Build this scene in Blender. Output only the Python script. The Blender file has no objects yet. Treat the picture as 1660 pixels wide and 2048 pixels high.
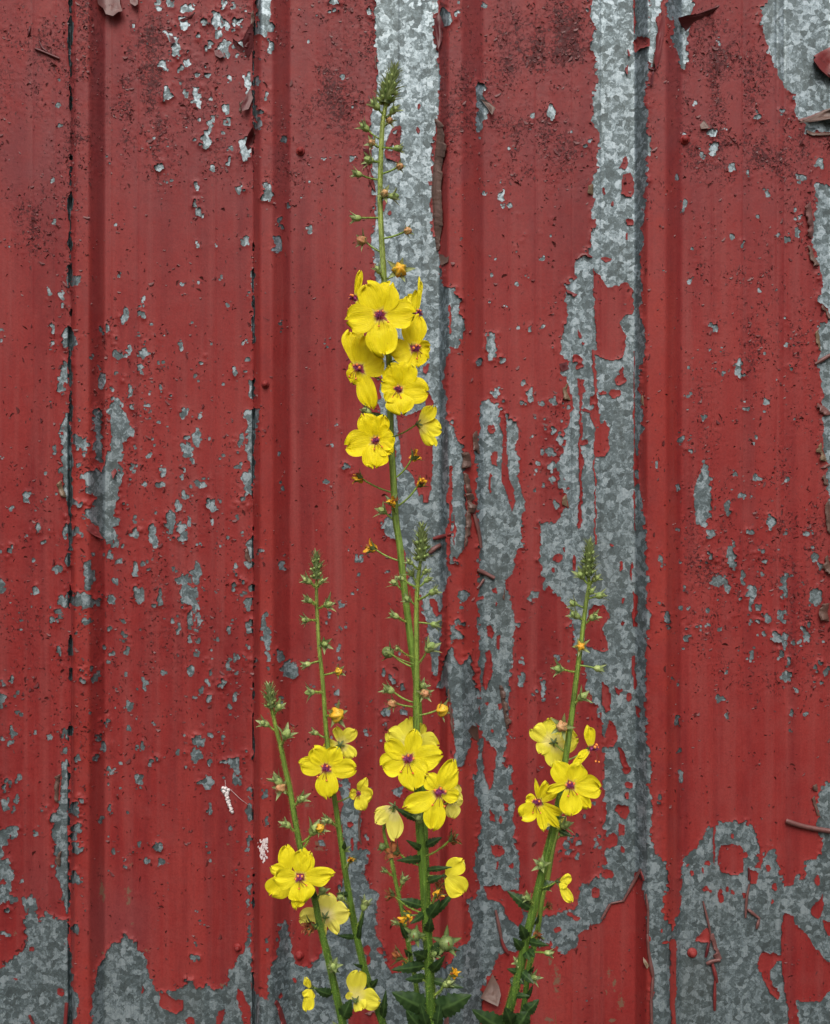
import bpy, math, random
import numpy as np
from mathutils import Vector, Matrix, Quaternion

# ---------------------------------------------------------------- camera, sky, sun
scn = bpy.context.scene
C = scn.collection
CAM_H = 0.75
WALL_Y = 1.30
HFOV = math.radians(45.0)
K = 2 * math.tan(HFOV / 2) / 1660.0          # metres per photo pixel at 1 m

cd = bpy.data.cameras.new('camera')
cam = bpy.data.objects.new('camera', cd)
C.objects.link(cam)
cam.location = (0, 0, CAM_H)
cam.rotation_euler = (math.radians(90), 0, 0)
cd.sensor_fit = 'HORIZONTAL'
cd.angle = HFOV
cd.clip_start = 0.01
cd.clip_end = 200
scn.camera = cam

w = bpy.data.worlds.new('World')
scn.world = w
w.use_nodes = True
wn = w.node_tree
bg = wn.nodes['Background']
sky = wn.nodes.new('ShaderNodeTexSky')
sky.sky_type = 'NISHITA'
sky.sun_disc = False
SUN_EL, SUN_AZ = math.radians(50), math.radians(-176)
sky.sun_elevation = SUN_EL
sky.sun_rotation = SUN_AZ
sky.air_density = 1.0
sky.dust_density = 6.0
sky.ozone_density = 1.0
wn.links.new(sky.outputs[0], bg.inputs[0])
bg.inputs[1].default_value = 0.08

sd = bpy.data.lights.new('sun', 'SUN')
sd.energy = 1.5
sd.angle = math.radians(35)
sd.color = (1.0, 0.975, 0.94)
sun = bpy.data.objects.new('sun', sd)
C.objects.link(sun)
# soft light from high up behind the camera, straight at the wall
sdir = Vector((-0.06, -0.85, 1.0)).normalized()
sun.rotation_euler = sdir.to_track_quat('Z', 'Y').to_euler()
sun.location = (-1, -2, 4)

scn.view_settings.view_transform = 'Standard'
scn.view_settings.look = 'None'
scn.view_settings.exposure = 0.48
scn.view_settings.gamma = 1.0

random.seed(7)
rng = np.random.default_rng(11)

# ---------------------------------------------------------------- materials
def mat(name):
    m = bpy.data.materials.new(name)
    m.use_nodes = True
    nt = m.node_tree
    return m, nt, nt.nodes, nt.links, nt.nodes['Principled BSDF']

def N(ns, typ, **kw):
    n = ns.new(typ)
    for k, v in kw.items():
        if k.startswith('i_'):
            n.inputs[k[2:]].default_value = v
        else:
            setattr(n, k, v)
    return n

def ramp(ns, pts, interp='LINEAR'):
    r = ns.new('ShaderNodeValToRGB')
    e = r.color_ramp.elements
    r.color_ramp.interpolation = interp
    while len(e) > 1: e.remove(e[-1])
    e[0].position, e[0].color = pts[0][0], (*pts[0][1], 1)
    for p, c in pts[1:]:
        x = e.new(p); x.color = (*c, 1)
    return r

def mix(ns, ls, fac, a, b, blend='MIX'):
    m = ns.new('ShaderNodeMix'); m.data_type = 'RGBA'; m.blend_type = blend
    for sock, v in ((m.inputs[0], fac), (m.inputs[6], a), (m.inputs[7], b)):
        if hasattr(v, 'is_output'): ls.new(v, sock)
        elif isinstance(v, (int, float)): sock.default_value = v
        else: sock.default_value = (*v, 1)
    return m.outputs[2]

def math_(ns, ls, op, a, b=None, clamp=False):
    m = ns.new('ShaderNodeMath'); m.operation = op; m.use_clamp = clamp
    for i, v in enumerate((a, b)):
        if v is None: continue
        if hasattr(v, 'is_output'): ls.new(v, m.inputs[i])
        else: m.inputs[i].default_value = v
    return m.outputs[0]

def noise(ns, ls, vec, scale, detail=4, rough=0.55, stretch=None, dist=0.0):
    if stretch:
        mp = ns.new('ShaderNodeMapping'); mp.inputs['Scale'].default_value = stretch
        ls.new(vec, mp.inputs[0]); vec = mp.outputs[0]
    n = ns.new('ShaderNodeTexNoise')
    n.inputs['Scale'].default_value = scale
    n.inputs['Detail'].default_value = detail
    n.inputs['Roughness'].default_value = rough
    n.inputs['Distortion'].default_value = dist
    ls.new(vec, n.inputs['Vector'])
    return n

# --- galvanised steel with spangle
def make_metal():
    m, nt, ns, ls, b = mat('galvanised_steel')
    co = ns.new('ShaderNodeTexCoord').outputs['Object']
    wob = noise(ns, ls, co, 95, 3, 0.6)
    sub = ns.new('ShaderNodeVectorMath'); sub.operation = 'SUBTRACT'
    ls.new(wob.outputs['Color'], sub.inputs[0]); sub.inputs[1].default_value = (.5, .5, .5)
    sc = ns.new('ShaderNodeVectorMath'); sc.operation = 'SCALE'; ls.new(sub.outputs[0], sc.inputs[0]); sc.inputs['Scale'].default_value = 0.013
    ad = ns.new('ShaderNodeVectorMath'); ad.operation = 'ADD'; ls.new(co, ad.inputs[0]); ls.new(sc.outputs[0], ad.inputs[1])
    def vor(s):
        v = ns.new('ShaderNodeTexVoronoi'); v.inputs['Scale'].default_value = s
        ls.new(ad.outputs[0], v.inputs['Vector'])
        bw = ns.new('ShaderNodeRGBToBW'); ls.new(v.outputs['Color'], bw.inputs[0])
        return bw.outputs[0]
    v1, v2, v3 = vor(135), vor(290), vor(620)
    big = noise(ns, ls, co, 14, 3, 0.5)
    s = math_(ns, ls, 'ADD', math_(ns, ls, 'MULTIPLY', v1, 0.50), math_(ns, ls, 'MULTIPLY', v2, 0.30))
    s = math_(ns, ls, 'ADD', s, math_(ns, ls, 'MULTIPLY', v3, 0.20))
    s = math_(ns, ls, 'ADD', s, math_(ns, ls, 'MULTIPLY', math_(ns, ls, 'SUBTRACT', big.outputs[0], 0.5), 0.35))
    r = ramp(ns, [(0.20, (.070, .092, .098)), (0.40, (.110, .145, .156)), (0.50, (.155, .203, .222)), (0.58, (.235, .30, .33)), (0.74, (.38, .46, .505))])
    ls.new(s, r.inputs[0])
    # fine vertical rolling lines
    st = noise(ns, ls, co, 1.0, 3, 0.6, stretch=(620, 620, 5))
    col = mix(ns, ls, math_(ns, ls, 'MULTIPLY', math_(ns, ls, 'SUBTRACT', st.outputs[0], 0.5, True), 1.6, True), r.outputs[0], (.10, .12, .12))
    # grime, dull patches
    gr = noise(ns, ls, co, 9, 6, 0.65, stretch=(1, 1, .45))
    gr2 = ramp(ns, [(0.5, (0, 0, 0)), (0.72, (1, 1, 1))]); ls.new(gr.outputs[0], gr2.inputs[0])
    col = mix(ns, ls, math_(ns, ls, 'MULTIPLY', gr2.outputs[0], 0.35), col, (.11, .125, .115))
    ls.new(col, b.inputs['Base Color'])
    b.inputs['Metallic'].default_value = 0.55
    rr = ramp(ns, [(0.3, (.58,) * 3), (0.7, (.44,) * 3)]); ls.new(s, rr.inputs[0]); ls.new(rr.outputs[0], b.inputs['Roughness'])
    bp = ns.new('ShaderNodeBump'); bp.inputs['Strength'].default_value = 0.25; bp.inputs['Distance'].default_value = 0.0006
    ls.new(s, bp.inputs['Height']); ls.new(bp.outputs[0], b.inputs['Normal'])
    return m

# --- red barn paint (attributes crackle, tan, dist come from the wall mesh)
def paint_material(name, side=None):
    m, nt, ns, ls, b = mat(name)
    co = ns.new('ShaderNodeTexCoord').outputs['Object']
    def attr(n):
        a = ns.new('ShaderNodeAttribute'); a.attribute_name = n; return a.outputs['Fac']
    big = noise(ns, ls, co, 7, 6, 0.66, stretch=(1.3, 1.3, .4))
    r = ramp(ns, [(0.32, (.172, .016, .017)), (0.48, (.235, .024, .023)), (0.68, (.28, .038, .034))])
    ls.new(big.outputs[0], r.inputs[0])
    # chalky vertical runs
    st = noise(ns, ls, co, 1.0, 4, 0.6, stretch=(55, 55, 2.2))
    sr = ramp(ns, [(0.48, (0, 0, 0)), (0.75, (1, 1, 1))]); ls.new(st.outputs[0], sr.inputs[0])
    col = mix(ns, ls, math_(ns, ls, 'MULTIPLY', sr.outputs[0], 0.7), r.outputs[0], (.27, .062, .058))
    st2 = noise(ns, ls, co, 1.0, 4, 0.6, stretch=(38, 38, 1.6))
    sr2 = ramp(ns, [(0.5, (0, 0, 0)), (0.7, (1, 1, 1))]); ls.new(st2.outputs[0], sr2.inputs[0])
    col = mix(ns, ls, math_(ns, ls, 'MULTIPLY', sr2.outputs[0], 0.6), col, (.135, .012, .015))
    col = mix(ns, ls, math_(ns, ls, 'MULTIPLY', attr('warm'), 0.55), col, (.315, .036, .026))
    # dull bloom near the eaves
    ch = attr('chalk')
    col = mix(ns, ls, math_(ns, ls, 'MULTIPLY', ch, 0.8), col, (.180, .048, .053))
    cl = noise(ns, ls, co, 26, 6, 0.7)
    clr = ramp(ns, [(0.46, (0, 0, 0)), (0.72, (1, 1, 1))]); ls.new(cl.outputs[0], clr.inputs[0])
    col = mix(ns, ls, math_(ns, ls, 'MULTIPLY', clr.outputs[0], 0.38), col, (.25, .055, .052))
    # fine grain
    fg = noise(ns, ls, co, 420, 3, 0.7)
    fr = ramp(ns, [(0.34, (.80,) * 3), (0.6, (1.05,) * 3)]); ls.new(fg.outputs[0], fr.inputs[0])
    col = mix(ns, ls, 0.75, col, fr.outputs[0], 'MULTIPLY')
    # dark specks: grime, plus painted-in shade of small curled flakes and pits
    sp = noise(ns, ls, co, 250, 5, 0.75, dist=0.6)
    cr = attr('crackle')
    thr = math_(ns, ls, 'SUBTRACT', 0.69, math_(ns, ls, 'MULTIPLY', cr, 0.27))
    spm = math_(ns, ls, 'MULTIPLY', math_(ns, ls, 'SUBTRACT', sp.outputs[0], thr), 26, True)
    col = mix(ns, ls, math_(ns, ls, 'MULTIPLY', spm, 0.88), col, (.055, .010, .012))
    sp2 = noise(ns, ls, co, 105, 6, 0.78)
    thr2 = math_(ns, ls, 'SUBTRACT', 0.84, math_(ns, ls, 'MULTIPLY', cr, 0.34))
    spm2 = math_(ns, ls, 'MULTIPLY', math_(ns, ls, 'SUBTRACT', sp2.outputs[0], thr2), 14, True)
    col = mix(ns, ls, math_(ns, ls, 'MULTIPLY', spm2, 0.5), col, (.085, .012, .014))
    wv = ns.new('ShaderNodeVectorMath'); wv.operation = 'SCALE'; wv.inputs['Scale'].default_value = 0.010
    ls.new(cl.outputs['Color'], wv.inputs[0])
    wa = ns.new('ShaderNodeVectorMath'); wa.operation = 'ADD'; ls.new(co, wa.inputs[0]); ls.new(wv.outputs[0], wa.inputs[1])
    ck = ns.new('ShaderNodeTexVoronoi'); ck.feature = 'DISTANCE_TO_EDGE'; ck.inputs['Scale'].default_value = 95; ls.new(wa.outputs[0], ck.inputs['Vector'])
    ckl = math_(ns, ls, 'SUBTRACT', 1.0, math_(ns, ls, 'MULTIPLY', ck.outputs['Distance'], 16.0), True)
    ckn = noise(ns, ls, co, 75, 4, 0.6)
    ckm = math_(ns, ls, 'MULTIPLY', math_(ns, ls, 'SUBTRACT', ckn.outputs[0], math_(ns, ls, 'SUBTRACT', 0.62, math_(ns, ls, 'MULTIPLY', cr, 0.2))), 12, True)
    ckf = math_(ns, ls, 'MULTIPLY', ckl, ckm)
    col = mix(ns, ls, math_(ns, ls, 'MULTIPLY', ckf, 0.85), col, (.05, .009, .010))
    # tan primer showing through
    tn = attr('tan')
    tnn = noise(ns, ls, co, 130, 5, 0.7)
    tm = math_(ns, ls, 'MULTIPLY', math_(ns, ls, 'SUBTRACT', math_(ns, ls, 'ADD', math_(ns, ls, 'MULTIPLY', tn, 0.75), math_(ns, ls, 'MULTIPLY', math_(ns, ls, 'SUBTRACT', tnn.outputs[0], 0.5), 2.6)), 0.52), 5, True)
    tm = math_(ns, ls, 'MULTIPLY', tm, math_(ns, ls, 'MULTIPLY', tn, 1.6, True))
    col = mix(ns, ls, math_(ns, ls, 'MULTIPLY', tm, 0.85), col, (.16, .10, .065))
    ls.new(col, b.inputs['Base Color'])
    b.inputs['Roughness'].default_value = 0.52
    rgh = ramp(ns, [(0.3, (.42,) * 3), (0.7, (.66,) * 3)]); ls.new(sp2.outputs[0], rgh.inputs[0]); ls.new(rgh.outputs[0], b.inputs['Roughness'])
    b.inputs['Specular IOR Level'].default_value = 0.22
    # bump : blisters and cracks
    n1 = noise(ns, ls, co, 210, 5, 0.65)
    n2 = noise(ns, ls, co, 38, 4, 0.6)
    vc = ns.new('ShaderNodeTexVoronoi'); vc.feature = 'DISTANCE_TO_EDGE'; vc.inputs['Scale'].default_value = 120
    ls.new(co, vc.inputs['Vector'])
    vcm = math_(ns, ls, 'MULTIPLY', vc.outputs['Distance'], 4.0, True)
    h = math_(ns, ls, 'ADD', math_(ns, ls, 'MULTIPLY', n1.outputs[0], 0.55), math_(ns, ls, 'MULTIPLY', n2.outputs[0], 0.18))
    h = math_(ns, ls, 'ADD', h, math_(ns, ls, 'MULTIPLY', math_(ns, ls, 'MULTIPLY', vcm, cr), 0.25))
    h = math_(ns, ls, 'SUBTRACT', h, math_(ns, ls, 'MULTIPLY', spm, 0.35))
    bp = ns.new('ShaderNodeBump'); bp.inputs['Strength'].default_value = 0.5; bp.inputs['Distance'].default_value = 0.0009
    ls.new(h, bp.inputs['Height']); ls.new(bp.outputs[0], b.inputs['Normal'])
    return m

def simple(name, c1, c2, scale=200, rough=0.6, bump=0.0004, stretch=None, spec=0.4, metal=0.0, trans=0.0):
    m, nt, ns, ls, b = mat(name)
    co = ns.new('ShaderNodeTexCoord').outputs['Object']
    n = noise(ns, ls, co, scale, 4, 0.6, stretch=stretch)
    r = ramp(ns, [(0.33, c1), (0.67, c2)]); ls.new(n.outputs[0], r.inputs[0])
    ls.new(r.outputs[0], b.inputs['Base Color'])
    b.inputs['Roughness'].default_value = rough
    b.inputs['Specular IOR Level'].default_value = spec
    b.inputs['Metallic'].default_value = metal
    if bump:
        bp = ns.new('ShaderNodeBump'); bp.inputs['Strength'].default_value = 0.6; bp.inputs['Distance'].default_value = bump
        ls.new(n.outputs[0], bp.inputs['Height']); ls.new(bp.outputs[0], b.inputs['Normal'])
    if trans > 0:
        out = ns['Material Output']
        t = ns.new('ShaderNodeBsdfTranslucent'); ls.new(r.outputs[0], t.inputs[0])
        mx = ns.new('ShaderNodeMixShader'); mx.inputs[0].default_value = trans
        ls.new(b.outputs[0], mx.inputs[1]); ls.new(t.outputs[0], mx.inputs[2]); ls.new(mx.outputs[0], out.inputs[0])
    return m

METAL = make_metal()
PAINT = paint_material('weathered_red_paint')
# loose flakes: red face outside, brown primer behind
def flake(name, front, back):
    m, nt, ns, ls, b = mat(name)
    co = ns.new('ShaderNodeTexCoord').outputs['Object']
    g = ns.new('ShaderNodeNewGeometry')
    n = noise(ns, ls, co, 160, 4, 0.6)
    f = ramp(ns, [(0.3, tuple(v * .75 for v in front)), (0.7, front)]); ls.new(n.outputs[0], f.inputs[0])
    k = ramp(ns, [(0.3, tuple(v * .7 for v in back)), (0.7, back)]); ls.new(n.outputs[0], k.inputs[0])
    ls.new(mix(ns, ls, g.outputs['Backfacing'], f.outputs[0], k.outputs[0]), b.inputs['Base Color'])
    b.inputs['Roughness'].default_value = 0.5
    bp = ns.new('ShaderNodeBump'); bp.inputs['Strength'].default_value = 0.5; bp.inputs['Distance'].default_value = 0.0006
    ls.new(n.outputs[0], bp.inputs['Height']); ls.new(bp.outputs[0], b.inputs['Normal'])
    return m
FL_RED = flake('peeled_flake_red', (.19, .026, .026), (.15, .085, .065))
FL_BRN = flake('peeled_flake_brown', (.135, .078, .062), (.13, .075, .060))
FL_PNK = flake('peeled_flake_pink', (.175, .072, .066), (.15, .06, .056))
FL_TAN = flake('peeled_flake_tan', (.19, .13, .08), (.17, .12, .075))
FL_CRB = flake('paint_crumb', (.115, .017, .017), (.06, .012, .012))
FL_DRK = flake('peeled_flake_dark', (.11, .016, .02), (.10, .05, .045))

# ---------------------------------------------------------------- object helpers
def link(o, parent=None):
    C.objects.link(o)
    if parent is not None: o.parent = parent
    return o

def empty(name, loc, label, cat, group=None):
    o = bpy.data.objects.new(name, None)
    o.empty_display_size = 0.05
    o.location = loc
    o['label'] = label; o['category'] = cat
    if group: o['group'] = group
    return link(o)

def mesh_obj(name, verts, faces, mats, parent=None, smooth=True, midx=None, attrs=None, origin=None):
    me = bpy.data.meshes.new(name)
    if parent is not None and origin is None:
        pl = Vector((0, 0, 0)); p = parent
        while p is not None: pl = pl + Vector(p.location); p = p.parent
        origin = pl
        loc = Vector((0, 0, 0))
    else:
        origin = Vector((0, 0, 0)); loc = Vector((0, 0, 0))
    vs = [tuple(Vector(v) - origin) for v in verts]
    me.from_pydata(vs, [], faces)
    for m in (mats if isinstance(mats, (list, tuple)) else [mats]): me.materials.append(m)
    if midx is not None: me.polygons.foreach_set('material_index', midx)
    if smooth: me.polygons.foreach_set('use_smooth', [True] * len(me.polygons))
    if attrs:
        for k, v in attrs.items():
            a = me.attributes.new(k, 'FLOAT', 'POINT'); a.data.foreach_set('value', v)
    me.update()
    o = bpy.data.objects.new(name, me); o.location = loc
    return link(o, parent)

def at(px, py, depth):
    return Vector(((px - 830) * K * depth, depth, CAM_H - (py - 1024) * K * depth))

# ================================================================ THE WALL
RIB_H = 0.022
ribs = [(-222, -216, -184, -156), (143, 149, 177, 210), (509, 520, 545, 580), (880, 896, 924, 966),
        (1270, 1295, 1332, 1362), (1662, 1690, 1732, 1740)]
for k in range(1, 6):
    ribs.append((1662 + 392 * k, 1692 + 392 * k, 1732 + 392 * k, 1738 + 392 * k))
    ribs.insert(0, (-222 - 380 * k, -218 - 380 * k, -186 - 380 * k, -156 - 380 * k))
bx, bh = [-2000.], [0.]
for a, b_, c_, d_ in ribs:
    if a < -1700 or d_ > 3300: continue
    bx += [a, b_, c_, d_]; bh += [0, RIB_H, RIB_H, 0]
bx.append(3600.); bh.append(0.)
grooves = [65, 110, 222, 275, 375, 430, 655, 690, 800, 846, 1017, 1072, 1145, 1203, 1425, 1486, 1553, 1568]
steps = [(240, 0.0012, 9), (385, -0.0012, 9), (640, .001, 9), (800, -.001, 8), (1030, .001, 8), (1180, -.001, 8), (1428, .0016, 7), (1558, -.0016, 7), (40, .001, 9), (100, -.001, 9)]
fine = np.arange(-2000, 3600, 0.5)
hf = np.interp(fine, bx, bh)
kern = np.exp(-0.5 * (np.arange(-12, 13) * 0.5 / 2.3) ** 2); kern /= kern.sum()
hf = np.convolve(np.pad(hf, 12, mode='edge'), kern, mode='valid')
for s0, a0, w0 in steps: hf += a0 * 0.5 * (1 + np.tanh((fine - s0) / w0))
for g in grooves: hf -= 0.0007 * np.exp(-0.5 * ((fine - g) / 1.3) ** 2)
# lapped sheet joints: a narrow dark slot
hp = hf.copy()
SEAMS = [(142.5, 5.2), (507.5, 2.4)]
for s0, w0 in SEAMS: hf -= 0.012 * np.exp(-((fine - s0) / w0) ** 4)

for s0, w0 in SEAMS: hp -= 0.0016 * np.exp(-((fine - s0) / 1.3) ** 2)   # the paint bridges the joint

def prof(s):
    return np.interp(s, fine, hp)

def wall_depth(px):
    return WALL_Y - float(prof(px))

def seq(a, b, st): return list(np.arange(a, b, st))
xs = np.array(seq(-1480, -30, 14) + seq(-30, 1690, 2.0) + seq(1690, 3100, 14))
extra = [v for r4 in ribs for v in r4 if -1480 < v < 3100 and (v < -30 or v > 1690)]
xs = np.array(sorted(set(np.round(np.concatenate([xs, extra, [137, 138.5, 139.5, 141, 143, 147, 505, 144, 145.5, 506, 507, 508, 509]]), 2))))
ys = np.array(seq(-1100, -30, 16) + seq(-30, 2080, 2.0) + seq(2080, 2180, 10) + [2185.0])
# ---- where the paint has come off: outlines measured on the wall (photo pixels at the wall)
def Z(ox, oy, pts): return [(ox + a / 2.964, oy + b / 2.964) for a, b in pts]
BARE = [
 [(752,-60),(749,0),(750,50),(756,120),(757,150),(752,205),(742,232),(740,250),(744,330),(742,372),(752,420),(746,470),(749,520),(752,560),(757,640),(758,720),(760,800),(762,860),(775,900),(790,900),(790,1010),(764,1046),(762,1056),(775,1075),(792,1080),(806,1100),(820,1160),(840,1200),(855,1260),(862,1320),(872,1352),(880,1340),(886,1300),(889,1200),(888,1100),(884,1020),(884,900),(884,700),(884,560),(880,510),(872,470),(864,420),(862,370),(864,330),(866,290),(874,260),(878,230),(880,200),(882,170),(880,130),(878,105),(872,85),(868,60),(866,40),(875,20),(878,0),(878,-60)],
 [(884,560),(891,576),(899,572),(911,576),(918,596),(916,612),(924,637),(926,671),(918,690),(914,704),(901,701),(893,712),(890,748),(894,816),(904,840),(908,849),(914,880),(924,900),(931,917),(928,967),(931,1024),(929,1091),(922,1110),(913,1125),(904,1122),(900,1150),(893,1170),(890,1195),(880,1230),(880,1100),(880,700)],
 [(962,808),(970,804),(988,805),(1004,814),(1015,826),(1024,840),(1032,846),(1036,880),(1036,917),(1037,967),(1046,990),(1053,1015),(1044,1031),(1047,1091),(1036,1110),(1029,1135),(1012,1159),(1014,1180),(1022,1203),(1029,1240),(1026,1311),(1021,1378),(1019,1456),(1012,1510),(1010,1540),(1022,1536),(1029,1570),(1031,1610),(1029,1654),(1036,1705),(1039,1772),(1046,1816),(1070,1826),(1110,1828),(1150,1813),(1164,1772),(1191,1759),(1211,1728),(1211,1637),(1210,1570),(1208,1520),(1205,1463),(1201,1415),(1188,1409),(1174,1371),(1167,1328),(1150,1294),(1147,1260),(1137,1213),(1117,1193),(1100,1172),(1088,1186),(1088,1150),(1080,1110),(1085,1090),(1080,1044),(1100,1046),(1115,1042),(1122,1020),(1137,1012),(1134,978),(1120,944),(1127,900),(1134,860),(1150,816),(1147,806),(1137,782),(1134,755),(1119,745),(1137,728),(1122,708),(1125,681),(1134,630),(1130,590),(1130,569),(1151,560),(1151,522),(1170,512),(1178,500),(1178,472),(1191,449),(1181,428),(1191,398),(1180,371),(1198,344),(1198,304),(1198,263),(1184,250),(1184,202),(1193,172),(1189,115),(1181,88),(1189,61),(1186,44),(1179,24),(1181,0),(1181,-60),(1299,-60),(1299,0),(1300,120),(1296,162),(1296,270),(1304,293),(1299,320),(1294,371),(1289,438),(1284,512),(1289,546),(1287,600),(1282,623),(1290,664),(1289,721),(1282,775),(1284,816),(1289,849),(1279,883),(1275,934),(1284,1001),(1294,1058),(1297,1125),(1296,1193),(1299,1243),(1292,1328),(1296,1395),(1292,1463),(1302,1536),(1302,1587),(1302,1688),(1316,1711),(1333,1725),(1336,1755),(1333,1789),(1326,1823),(1338,1846),(1346,1873),(1351,1840),(1361,1830),(1361,1772),(1360,1738),(1370,1711),(1390,1695),(1410,1678),(1414,1657),(1431,1647),(1454,1641),(1478,1647),(1501,1654),(1522,1678),(1518,1705),(1515,1735),(1520,1740),(1535,1701),(1542,1695),(1552,1705),(1559,1738),(1569,1772),(1579,1772),(1596,1755),(1613,1752),(1609,1722),(1623,1715),(1640,1711),(1640,1684),(1636,1644),(1636,1603),(1633,1587),(1653,1563),(1720,1545),(1720,2100),(1304,2100),(1303,2010),(1306,1958),(1299,1907),(1296,1823),(1286,1759),(1279,1738),(1262,1775),(1245,1803),(1221,1806),(1205,1840),(1159,1867),(1154,1890),(1129,1914),(1100,1887),(1080,1893),(1050,1888),(1020,1905),(1012,1909),(999,1908),(985,1941),(968,1975),(960,2008),(962,2100),(700,2100),(700,2062),(640,2100),(340,2100),(182,2100),(182,1991),(192,1941),(212,1910),(233,1883),(253,1873),(270,1877),(277,1897),(293,1910),(298,1941),(307,1958),(310,1985),(337,1985),(358,1978),(374,1971),(379,1953),(391,1971),(405,1978),(415,1968),(425,1981),(438,1978),(455,1971),(455,1948),(469,1931),(472,1910),(494,1897),(499,1873),(495,1856),(499,1826),(503,1860),(504,1900),(506,1924),(508,1965),(526,1998),(536,2001),(536,1958),(543,1934),(553,1904),(557,1873),(567,1840),(577,1843),(580,1873),(584,1900),(590,1924),(604,1934),(624,1927),(644,1907),(644,1873),(660,1840),(678,1792),(688,1740),(692,1705),(685,1637),(682,1556),(700,1556),(706,1600),(719,1620),(722,1698),(742,1705),(732,1738),(739,1772),(756,1786),(752,1856),(766,1890),(773,1934),(786,1944),(810,1937),(822,1890),(840,1868),(868,1890),(890,1938),(897,1924),(918,1890),(931,1887),(941,1873),(941,1840),(931,1799),(948,1796),(958,1772),(948,1738),(955,1671),(965,1620),(945,1570),(948,1536),(958,1510),(957,1385),(945,1362),(941,1301),(935,1311),(914,1327),(906,1310),(904,1294),(906,1284),(925,1278),(915,1256),(904,1253),(902,1290),(888,1330),(875,1380),(890,1370),(900,1400),(908,1470),(908,1536),(914,1545),(925,1536),(935,1500),(950,1460),(958,1440),(960,1400),(955,1350),(957,1267),(956,1210),(956,1091),(957,1018),(955,951),(948,917),(957,883),(957,826)],
 [(1522,-60),(1538,0),(1524,14),(1522,50),(1528,71),(1538,101),(1549,135),(1572,182),(1589,196),(1592,236),(1596,245),(1613,250),(1606,273),(1626,273),(1640,268),(1720,272),(1720,-60)],
 [(1346,-60),(1346,0),(1348,94),(1356,135),(1366,145),(1380,128),(1377,84),(1382,34),(1387,20),(1388,-60)],
 [(1300,-60),(1300,140),(1306,135),(1310,85),(1316,60),(1315,40),(1322,15),(1326,-60)],
 [(1334,-60),(1334,20),(1340,44),(1346,40),(1346,-60)],
 [(1630,361),(1641,366),(1653,370),(1720,372),(1720,1250),(1690,1240),(1662,1080),(1657,967),(1648,917),(1648,782),(1640,755),(1636,731),(1640,704),(1635,674),(1636,652),(1656,640),(1657,627),(1638,603),(1640,563),(1636,539),(1633,512),(1626,489),(1626,455),(1633,422),(1633,385)],
 [(-60,1936),(0,1936),(20,1927),(37,1907),(52,1894),(56,1856),(51,1843),(62,1819),(51,1796),(67,1796),(74,1809),(78,1840),(88,1833),(101,1829),(118,1840),(138,1836),(139,1900),(147,1917),(147,1981),(160,1988),(157,2015),(148,2048),(148,2100),(-60,2100)],
 [(122,1530),(141,1530),(141,1830),(134,1826),(125,1790),(115,1760),(110,1730),(112,1690),(105,1670),(106,1630),(120,1600)],
 [(-60,1662),(0,1662),(20,1655),(28,1675),(10,1700),(22,1720),(30,1740),(25,1775),(25,1800),(0,1810),(-60,1808)],
 [(233,789),(243,809),(255,822),(255,849),(272,859),(266,876),(250,886),(248,917),(245,957),(240,984),(233,1024),(241,1038),(233,1064),(240,1085),(233,1102),(223,1078),(212,1074),(206,1095),(202,1068),(182,1044),(175,1024),(172,1024),(189,1001),(169,981),(175,967),(159,957),(172,940),(189,940),(202,940),(211,927),(216,900),(221,876),(223,843),(219,816),(229,799)],
 [(195,815),(203,818),(204,900),(200,935),(192,915),(188,900),(192,870),(185,840),(190,835)],
 [(150,873),(165,874),(182,885),(180,900),(170,912),(155,905),(147,890)],
 [(135,530),(146,545),(146,580),(136,575)],
 [(125,672),(131,655),(146,654),(155,680),(153,700),(140,708),(128,700)],
 [(128,725),(138,730),(140,745),(137,762),(125,790),(117,780),(122,750)],
 [(130,828),(142,835),(145,900),(144,1005),(133,1002),(122,940),(128,880),(122,850)],
 [(499,748),(512,768),(506,800),(495,790)],
 [(494,820),(524,812),(512,870),(510,940),(505,992),(490,970),(483,955),(497,940),(495,880)],
 [(530,1216),(540,1228),(535,1240),(545,1270),(540,1300),(543,1340),(533,1350),(535,1300),(525,1265),(528,1240)],
 [(513,-60),(548,-60),(546,30),(547,60),(535,75),(525,68),(515,70)],
 [(951,162),(972,169),(970,189),(975,209),(978,229),(965,250),(957,283),(953,250),(953,209),(950,189)],
 [(1406,921),(1414,932),(1415,945),(1423,960),(1421,985),(1424,1005),(1421,1030),(1412,1052),(1398,1054),(1388,1045),(1388,1010),(1390,970),(1397,955)],
]
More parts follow.
